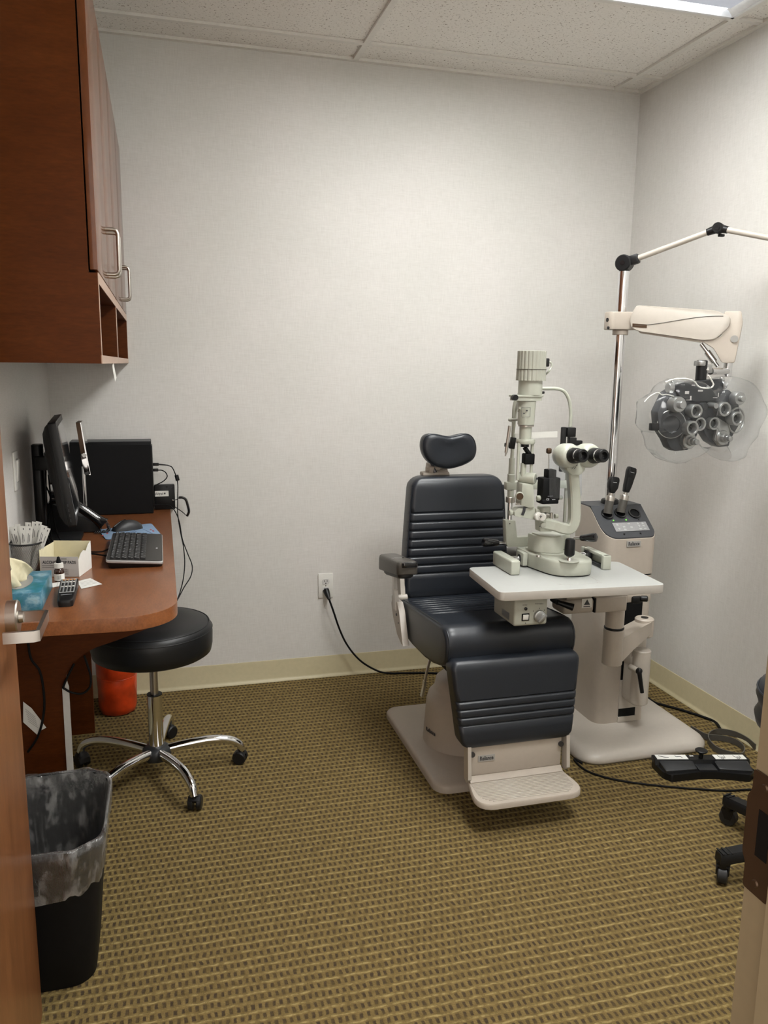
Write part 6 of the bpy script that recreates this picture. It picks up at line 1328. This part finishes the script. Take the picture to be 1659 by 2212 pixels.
ms = thing('computer_mouse', 'black computer mouse on the blue mouse pad', 'mouse', (-0.125, 3.115, DZ))
prof_ = [(0.000, 0.030, 0.010), (0.008, 0.040, 0.020), (0.025, 0.050, 0.030), (0.05, 0.056, 0.037), (0.075, 0.056, 0.036), (0.095, 0.050, 0.028), (0.108, 0.038, 0.018), (0.113, 0.022, 0.008)]
e0, e1 = V((-0.180, 3.082, T0 + 0.003)), V((-0.070, 3.142, T0 + 0.003)); dd = (e1 - e0).normalized(); nn = V((-dd.y, dd.x, 0))
def mring(s_, w, h): return [e0 + dd * s_ + nn * (w / 2 * math.cos(a)) + V((0, 0, max(0.0, h * (math.sin(a) if math.sin(a) > 0 else 0)))) for a in [k * PI / 10 for k in range(11)]]
mbody = B().rings([mring(s_, w, h) for s_, w, h in prof_]).out('shell', 'charcoal', ms, ang=60)
b = B(); b.tube([e0 + dd * 0.004 + V((0, 0, 0.017)), e0 + dd * 0.03 + V((0, 0, 0.0325)), e0 + dd * 0.05 + V((0, 0, 0.0375))], 0.003, 8); b.out('scroll_strip', 'black_gloss', mbody)
kbx0, kbx1, kby0, kby1 = -0.172, -0.006, 2.515, 2.925
kb = thing('keyboard', 'black keyboard with a silver rim at the desk edge', 'keyboard', ((kbx0 + kbx1) / 2, (kby0 + kby1) / 2, DZ))
kz = lambda x: T0 + 0.030 - (x - kbx0) / (kbx1 - kbx0) * 0.012
ko = roundpoly([(kbx0, kby1), (kbx0, kby0), (kbx1, kby0 - 0.006), (kbx1, kby1 + 0.004)], 0.014, 4)
b = B(); b.rings([[(x + 0.008 * (1 if x < -0.09 else -0.3), 2.72 + (y - 2.72) * 0.97, T0) for x, y in ko], [(x, y, kz(x) - 0.010) for x, y in ko]]); b.out('underside', 'black_plastic', kb, ang=40)
b = B(); b.rings([[(x, y, kz(x) - 0.010) for x, y in ko], [(-0.089 + (x + 0.089) * 1.012, 2.72 + (y - 2.72) * 1.004, kz(x) - 0.008) for x, y in ko], [(-0.089 + (x + 0.089) * 1.012, 2.72 + (y - 2.72) * 1.004, kz(x) - 0.003) for x, y in ko], [(x, y, kz(x) - 0.001) for x, y in ko]]); b.out('rim', 'key_silver', kb, ang=40)
b = B(); b.rings([[(-0.089 + (x + 0.089) * 0.99, 2.72 + (y - 2.72) * 0.994, kz(x) - 0.0012) for x, y in ko], [(-0.089 + (x + 0.089) * 0.985, 2.72 + (y - 2.72) * 0.99, kz(x)) for x, y in ko]]); b.out('deck', 'kb_deck', kb, ang=40)
kr = math.atan2(-0.012, kbx1 - kbx0)
rows = [(-0.1555, 0.012, 18), (-0.139, 0.0165, 17), (-0.1205, 0.0165, 17), (-0.102, 0.0165, 16), (-0.0835, 0.0165, 16), (-0.065, 0.0165, 11)]
key_me = {}
for ri_, (x, w, n) in enumerate(rows):
    span = kby1 - kby0 - 0.024; step = span / n; y = kby1 - 0.012
    for k in range(n):
        yc = kby1 - 0.012 - (k + 0.5) * step
        keyid = (ri_,)
        if keyid not in key_me:
            bb = B(); bb.box((0, 0, 0.0025), (w - 0.0015, step - 0.0022, 0.005), None, 0.0012, 1); o = bb.out('key', 'key_black', None); key_me[keyid] = o.data; COL.objects.unlink(o); bpy.data.objects.remove(o)
        o = bpy.data.objects.new('key', key_me[keyid]); COL.objects.link(o); o.parent = kb
        o.location = W[kb.name].inverted() @ V((x, yc, kz(x) + 0.0002)); o.rotation_euler = (0, -kr, 0)
b = B(); random.seed(9)
for ri_, (x, w, n) in enumerate(rows):
    step = (kby1 - kby0 - 0.024) / n
    for k in range(n):
        if ri_ == 5 and 3 < k < 8: continue
        yc = kby1 - 0.012 - (k + 0.5) * step
        if ri_ > 0 and (k * 7 + ri_ * 3) % 4 == 0: continue
        b.box((x + (-0.003 if ri_ else 0), yc, kz(x) + 0.0053), (0.0042 if ri_ else 0.003, 0.0035, 0.0003), (0, -kr, 0))
b.out('key_legend', 'key_legend', kb, smooth=False, kind='stuff')
p = V((-0.024, 2.69, 0)); b = B().box((p.x, p.y, kz(p.x) + 0.0002), (0.006, 0.016, 0.0004)); b.out('logo', 'key_legend', kb, smooth=False)
b = B(); b.tube([(-0.175, 2.74, T0 + 0.014), (-0.20, 2.745, T0 + 0.004), (-0.26, 2.76, T0 + 0.003), (-0.272, 2.775, T0 + 0.003)], 0.0022, 7); b.out('keyboard_cable', 'black_matte', kb)

# tissue box with a tissue
ts = thing('tissue_box', 'flat teal tissue box with a cream tissue pulled up', 'tissue box', (-0.36, 2.222, DZ))
tb0, tb1, tyn, tyf, tht = -0.425, -0.303, 2.108, 2.335, 0.050
b = B(); b.bx(tb0, tb1, tyn, tyf, T0, T0 + tht, 0.0012); b.out('box', 'tissue_art', ts)
ov = [(-0.364 + 0.028 * math.cos(a), 2.222 + 0.075 * math.sin(a)) for a in [2 * PI * k / 24 for k in range(24)]]
B().prism([(x, y, T0 + tht + 0.0002) for x, y in ov], (0, 0, 0.0004)).out('opening_film', 'membrane', ts, smooth=False)
b = B(); rs = []
base_c = [V((-0.374, 2.160, T0 + tht - 0.003)), V((-0.356, 2.185, T0 + tht - 0.003)), V((-0.370, 2.215, T0 + tht - 0.003)), V((-0.352, 2.240, T0 + tht - 0.003)), V((-0.364, 2.272, T0 + tht - 0.003))]
top_c = [V((-0.392, 2.120, T0 + tht + 0.030)), V((-0.372, 2.150, T0 + tht + 0.052)), V((-0.385, 2.190, T0 + tht + 0.074)), V((-0.350, 2.225, T0 + tht + 0.050)), V((-0.338, 2.262, T0 + tht + 0.020))]
bc2, tc2 = catmull(base_c, 4), catmull(top_c, 4); nn_ = len(bc2)
for i in range(9):
    u = i / 8; rs.append([p.lerp(q, u) + V((0.006 * math.sin(u * PI) * math.sin(k * 0.9), 0.003 * math.sin(k * 1.7 + i), 0.004 * math.sin(u * PI))) for k, (p, q) in enumerate(zip(bc2, tc2))])
vs = [p for r_ in rs for p in r_]; b.add(vs, [(i * nn_ + k, i * nn_ + k + 1, (i + 1) * nn_ + k + 1, (i + 1) * nn_ + k) for i in range(8) for k in range(nn_ - 1)]); tis = b.out('tissue', 'paper_cream', ts, ang=70, recalc=False)
sm_ = tis.modifiers.new('sol', 'SOLIDIFY'); sm_.thickness = 0.0008

# mesh pen cup with sealed paper strips
cpx, cpy = -0.387, 2.485
pcup = thing('pen_cup', 'black wire mesh pen cup full of sealed paper strips', 'pen cup', (cpx, cpy, DZ))
me = bpy.data.meshes.new('mesh_wall'); bm = bmesh.new(); uvl = bm.loops.layers.uv.new('UVMap'); n = 48
bot = [bm.verts.new((0.034 * math.cos(2 * PI * k / n), 0.034 * math.sin(2 * PI * k / n), 0.002)) for k in range(n)]; topv = [bm.verts.new((0.043 * math.cos(2 * PI * k / n), 0.043 * math.sin(2 * PI * k / n), 0.100)) for k in range(n)]
for k in range(n):
    f = bm.faces.new((bot[k], bot[(k + 1) % n], topv[(k + 1) % n], topv[k])); f.smooth = True
    for lp, uvc in zip(f.loops, ((k / n, 0), ((k + 1) / n, 0), ((k + 1) / n, 1), (k / n, 1))): lp[uvl].uv = uvc
bm.to_mesh(me); bm.free(); me.materials.append(MT['wire_mesh']); o = bpy.data.objects.new('mesh_wall', me); COL.objects.link(o); o.parent = pcup
b = B(); b.torus((cpx, cpy, T0 + 0.100), (0, 0, 1), 0.0435, 0.0028, 36, 8); b.out('rim', 'black_plastic', pcup); B().lathe([(0.036, 0), (0.036, 0.004), (0.001, 0.0045)], (cpx, cpy, T0), (0, 0, 1), 32).out('bottom', 'black_plastic', pcup)
random.seed(2)
for k in range(13):
    a = -0.9 + k * 0.15 + random.uniform(-0.03, 0.03)
    bxp, byp = cpx + (k - 6) * 0.0026, cpy + random.uniform(-0.018, 0.020)
    lean = (k - 6) * 0.050 + 0.05; h = 0.150 + random.uniform(-0.012, 0.012) - abs(k - 7) * 0.002
    up_ = V((math.sin(lean), random.uniform(-0.08, 0.10), math.cos(lean))).normalized(); xs_ = V((math.cos(lean), -0.25, -math.sin(lean))).normalized()
    o0 = V((bxp - up_.x * 0.01, byp, T0 + 0.007)); t = tag(None, None, None) if False else None
    pl = [o0 - xs_ * 0.006, o0 + xs_ * 0.006, o0 + xs_ * 0.0085 + up_ * h, o0 - xs_ * 0.0085 + up_ * h]
    strip = thing('paper_strip', 'narrow sealed white paper strip standing in the mesh pen cup', 'paper strip', tuple(o0), group='sealed paper strips in the pen cup')
    nrm_ = xs_.cross(up_).normalized(); B().prism(pl, nrm_ * 0.0008).out('wrapper', 'paper', strip, smooth=False)
    b = B(); sg_ = 1 if nrm_.y < 0 else 0
    off = nrm_ * (0.0011 if nrm_.y < 0 else -0.0003)
    Mr = Matrix((xs_, nrm_, up_)).transposed()
    b.box(o0 + up_ * (h - 0.008) + off + xs_ * 0.002, (0.0022, 0.0003, 0.005), Mr); b.box(o0 + up_ * (h - 0.035) + off - xs_ * 0.002, (0.0012, 0.0003, 0.028), Mr); b.box(o0 + up_ * (h - 0.035) + off + xs_ * 0.002, (0.0012, 0.0003, 0.020), Mr)
    b.out('strip_print', 'ink', strip, smooth=False)

# torn-open box of prep pads
bx0, bx1 = -0.352, -0.240
pbx = thing('prep_pad_box', 'torn-open cardboard box of alcohol prep pads', 'box', (-0.29, 2.51, DZ), math.radians(-8))
PM = Matrix.Translation((-0.283, 2.506, T0)) @ Matrix.Rotation(math.radians(-14), 4, 'Z')
w2, l2 = 0.055, 0.055
b = B(); b.bx(-w2, w2, -l2, -l2 + 0.001, 0, 0.060); b.xf(PM); fpan = b.out('front_panel', 'card_grey', pbx, smooth=False)  # shadow on the box front is put into this grey
b = B(); tears = [0.050, 0.066, 0.070, 0.064, 0.078, 0.084]
b.prism([(w2, -l2 + 0.1 * 0, 0.0), (w2, l2, 0.0)] + [(w2, l2 - 2 * l2 * k / 5, tears[5 - k]) for k in range(6)], (0.001, 0, 0)); b.xf(PM); b.out('torn_side', 'paper', pbx, smooth=False)
b = B(); b.bx(-w2, w2, l2, l2 + 0.001, 0, 0.084); b.bx(-w2 - 0.001, -w2, -l2, l2, 0, 0.080); b.bx(-w2, w2, -l2, l2, 0, 0.001); b.xf(PM); b.out('inner_panel', 'paper_cream', pbx, smooth=False)
text('box_text', 'ALCOHOL PREP PADS', 0.0125, PM @ plane_M((0.0, -l2 - 0.0003, 0.043), (1, 0, 0), (0, 0, 1)), 'ink', fpan, 0.0002, 0.096)
b = B(); b.bx(-0.05, 0.0, -l2 - 0.0004, -l2, 0.033, 0.0342); b.bx(-0.05, 0.01, -l2 - 0.0004, -l2, 0.028, 0.0292); b.bx(0.006, 0.022, -l2 - 0.0004, -l2, 0.053, 0.0545)
for k in range(6): b.bx(0.002, 0.026 - 0.004 * (k % 2), -l2 - 0.0004, -l2, 0.008 + k * 0.003, 0.009 + k * 0.003)
b.xf(PM); b.out('box_print', 'grey_arm', fpan, smooth=False)

# dropper bottle
dbp = U(129, 1256, 'z', DZ); dbp.z = T0 + 0.0004
db = thing('dropper_bottle', 'small amber dropper bottle with a white cap and label', 'bottle', tuple(dbp))
B().lathe([(0.012, 0), (0.0135, 0.002), (0.0138, 0.028), (0.013, 0.033), (0.0105, 0.037), (0.0112, 0.042)], dbp, (0, 0, 1), 26).out('glass', 'amber', db)
B().lathe([(0.01395, 0.004), (0.01395, 0.0235)], dbp, (0, 0, 1), 28).out('label_wrap', 'paper', db)
B().lathe([(0.0128, 0.040), (0.0128, 0.053), (0.0115, 0.054), (0.006, 0.0545)], dbp, (0, 0, 1), 26, lambda k, n, h: 1 - 0.02 * (k % 2)).out('cap', 'white_plastic', db)
B().lathe([(0.0065, 0.054), (0.0070, 0.058), (0.0045, 0.066), (0.0040, 0.070), (0.0015, 0.072)], dbp, (0, 0, 1), 18).out('dropper_tip', 'black_matte', db)
b = B()
for k in range(4): b.box(dbp + V((-0.004 + 0.003 * k, -0.01395, 0.014)), (0.0008, 0.0006, 0.012))
b.out('label_print', 'ink', db, smooth=False)

# remote control
ra, rbp = V((-0.249, 2.122, T0)), V((-0.257, 2.372, T0))
ra.y = 2.135; rbp.y = 2.330
rd = (rbp - ra).normalized(); rn = V((rd.y, -rd.x, 0)); rl = (rbp - ra).length
rm = thing('remote_control', 'black remote control with a silver keypad near the desk corner', 'remote control', tuple(ra))
def rp(s_, t_, h): return ra + rd * s_ + rn * t_ + V((0, 0, h))
ro_ = roundpoly([(0, -0.019), (0, 0.019), (rl * .4, 0.0225), (rl, 0.0235), (rl, -0.0235), (rl * .4, -0.0225)], [0.010, 0.010, 0.02, 0.006, 0.006, 0.02], 4)
b = B(); b.rings([[rp(s_, t_ * .93, 0.0) for s_, t_ in ro_], [rp(s_, t_, 0.008) for s_, t_ in ro_], [rp(s_, t_, 0.016 + 0.006 * s_ / rl) for s_, t_ in ro_], [rp(rl / 2 + (s_ - rl / 2) * .97, t_ * .9, 0.019 + 0.006 * s_ / rl) for s_, t_ in ro_]]); b.out('body', 'black_plastic', rm, ang=45)
zr = lambda s_: 0.0192 + 0.006 * s_ / rl
b = B(); b.prism([rp(s_, t_, zr(s_)) for s_, t_ in ((0.062, -0.0185), (0.062, 0.0185), (rl - 0.006, 0.020), (rl - 0.006, -0.020))], (0, 0, 0.0008)); fcp = b.out('faceplate', 'key_silver', rm, smooth=False)
for i in range(11):
    for j in range(4):
        s_ = 0.071 + i * 0.0105; t_ = -0.0135 + j * 0.009
        bb = B(); bb.box(rp(s_, t_, zr(s_) + 0.0016), (0.0058, 0.0062, 0.0022), (0, 0, math.atan2(rn.y, rn.x)), 0.0006, 1); bb.out('button', 'orange_btn' if i == 10 else ('white_plastic' if (i in (4, 8)) else 'key_black'), rm)
b = B(); 
for k in range(9): b.box(rp(0.045, 0.012 - k * 0.003, zr(0.045) - 0.0001), (0.0022, 0.0034, 0.0004), (0, 0, math.atan2(rn.y, rn.x)))
b.out('brand_print', 'key_legend', rm, smooth=False)

# loose slips of paper
def slip(name, label, pts, lines=4):
    P = [U(a, b_, 'z', DZ + 0.0009) for a, b_ in pts]
    t = thing(name, label, 'paper', tuple(P[0])); B().prism(P, (0, 0, 0.0004)).out('sheet', 'paper', t, smooth=False)
    b = B(); c = sum(P, V()) / 4
    for k in range(lines):
        u = 0.2 + 0.6 * k / max(1, lines - 1); a0_, a1_ = P[0].lerp(P[3], u).lerp(c, .25), P[1].lerp(P[2], u).lerp(c, .25); a0_.z = a1_.z = DZ + 0.0015
        b.ribbon([a0_, a1_], 0.0016, 0.0003, (1, 0, 0) if abs((a1_ - a0_).x) < abs((a1_ - a0_).y) else (0, 1, 0), 0)
    b.outs('print', 'card_grey', t, smooth=False)
slip('paper_slip', 'white printed slip of paper beside the remote control', ((166, 1256), (195, 1249), (221, 1262), (176, 1272)))
slip('paper_strip_flat', 'flat white paper strip lying under the dropper bottle', ((110, 1270), (113, 1260), (158, 1251), (155, 1261)), 2)
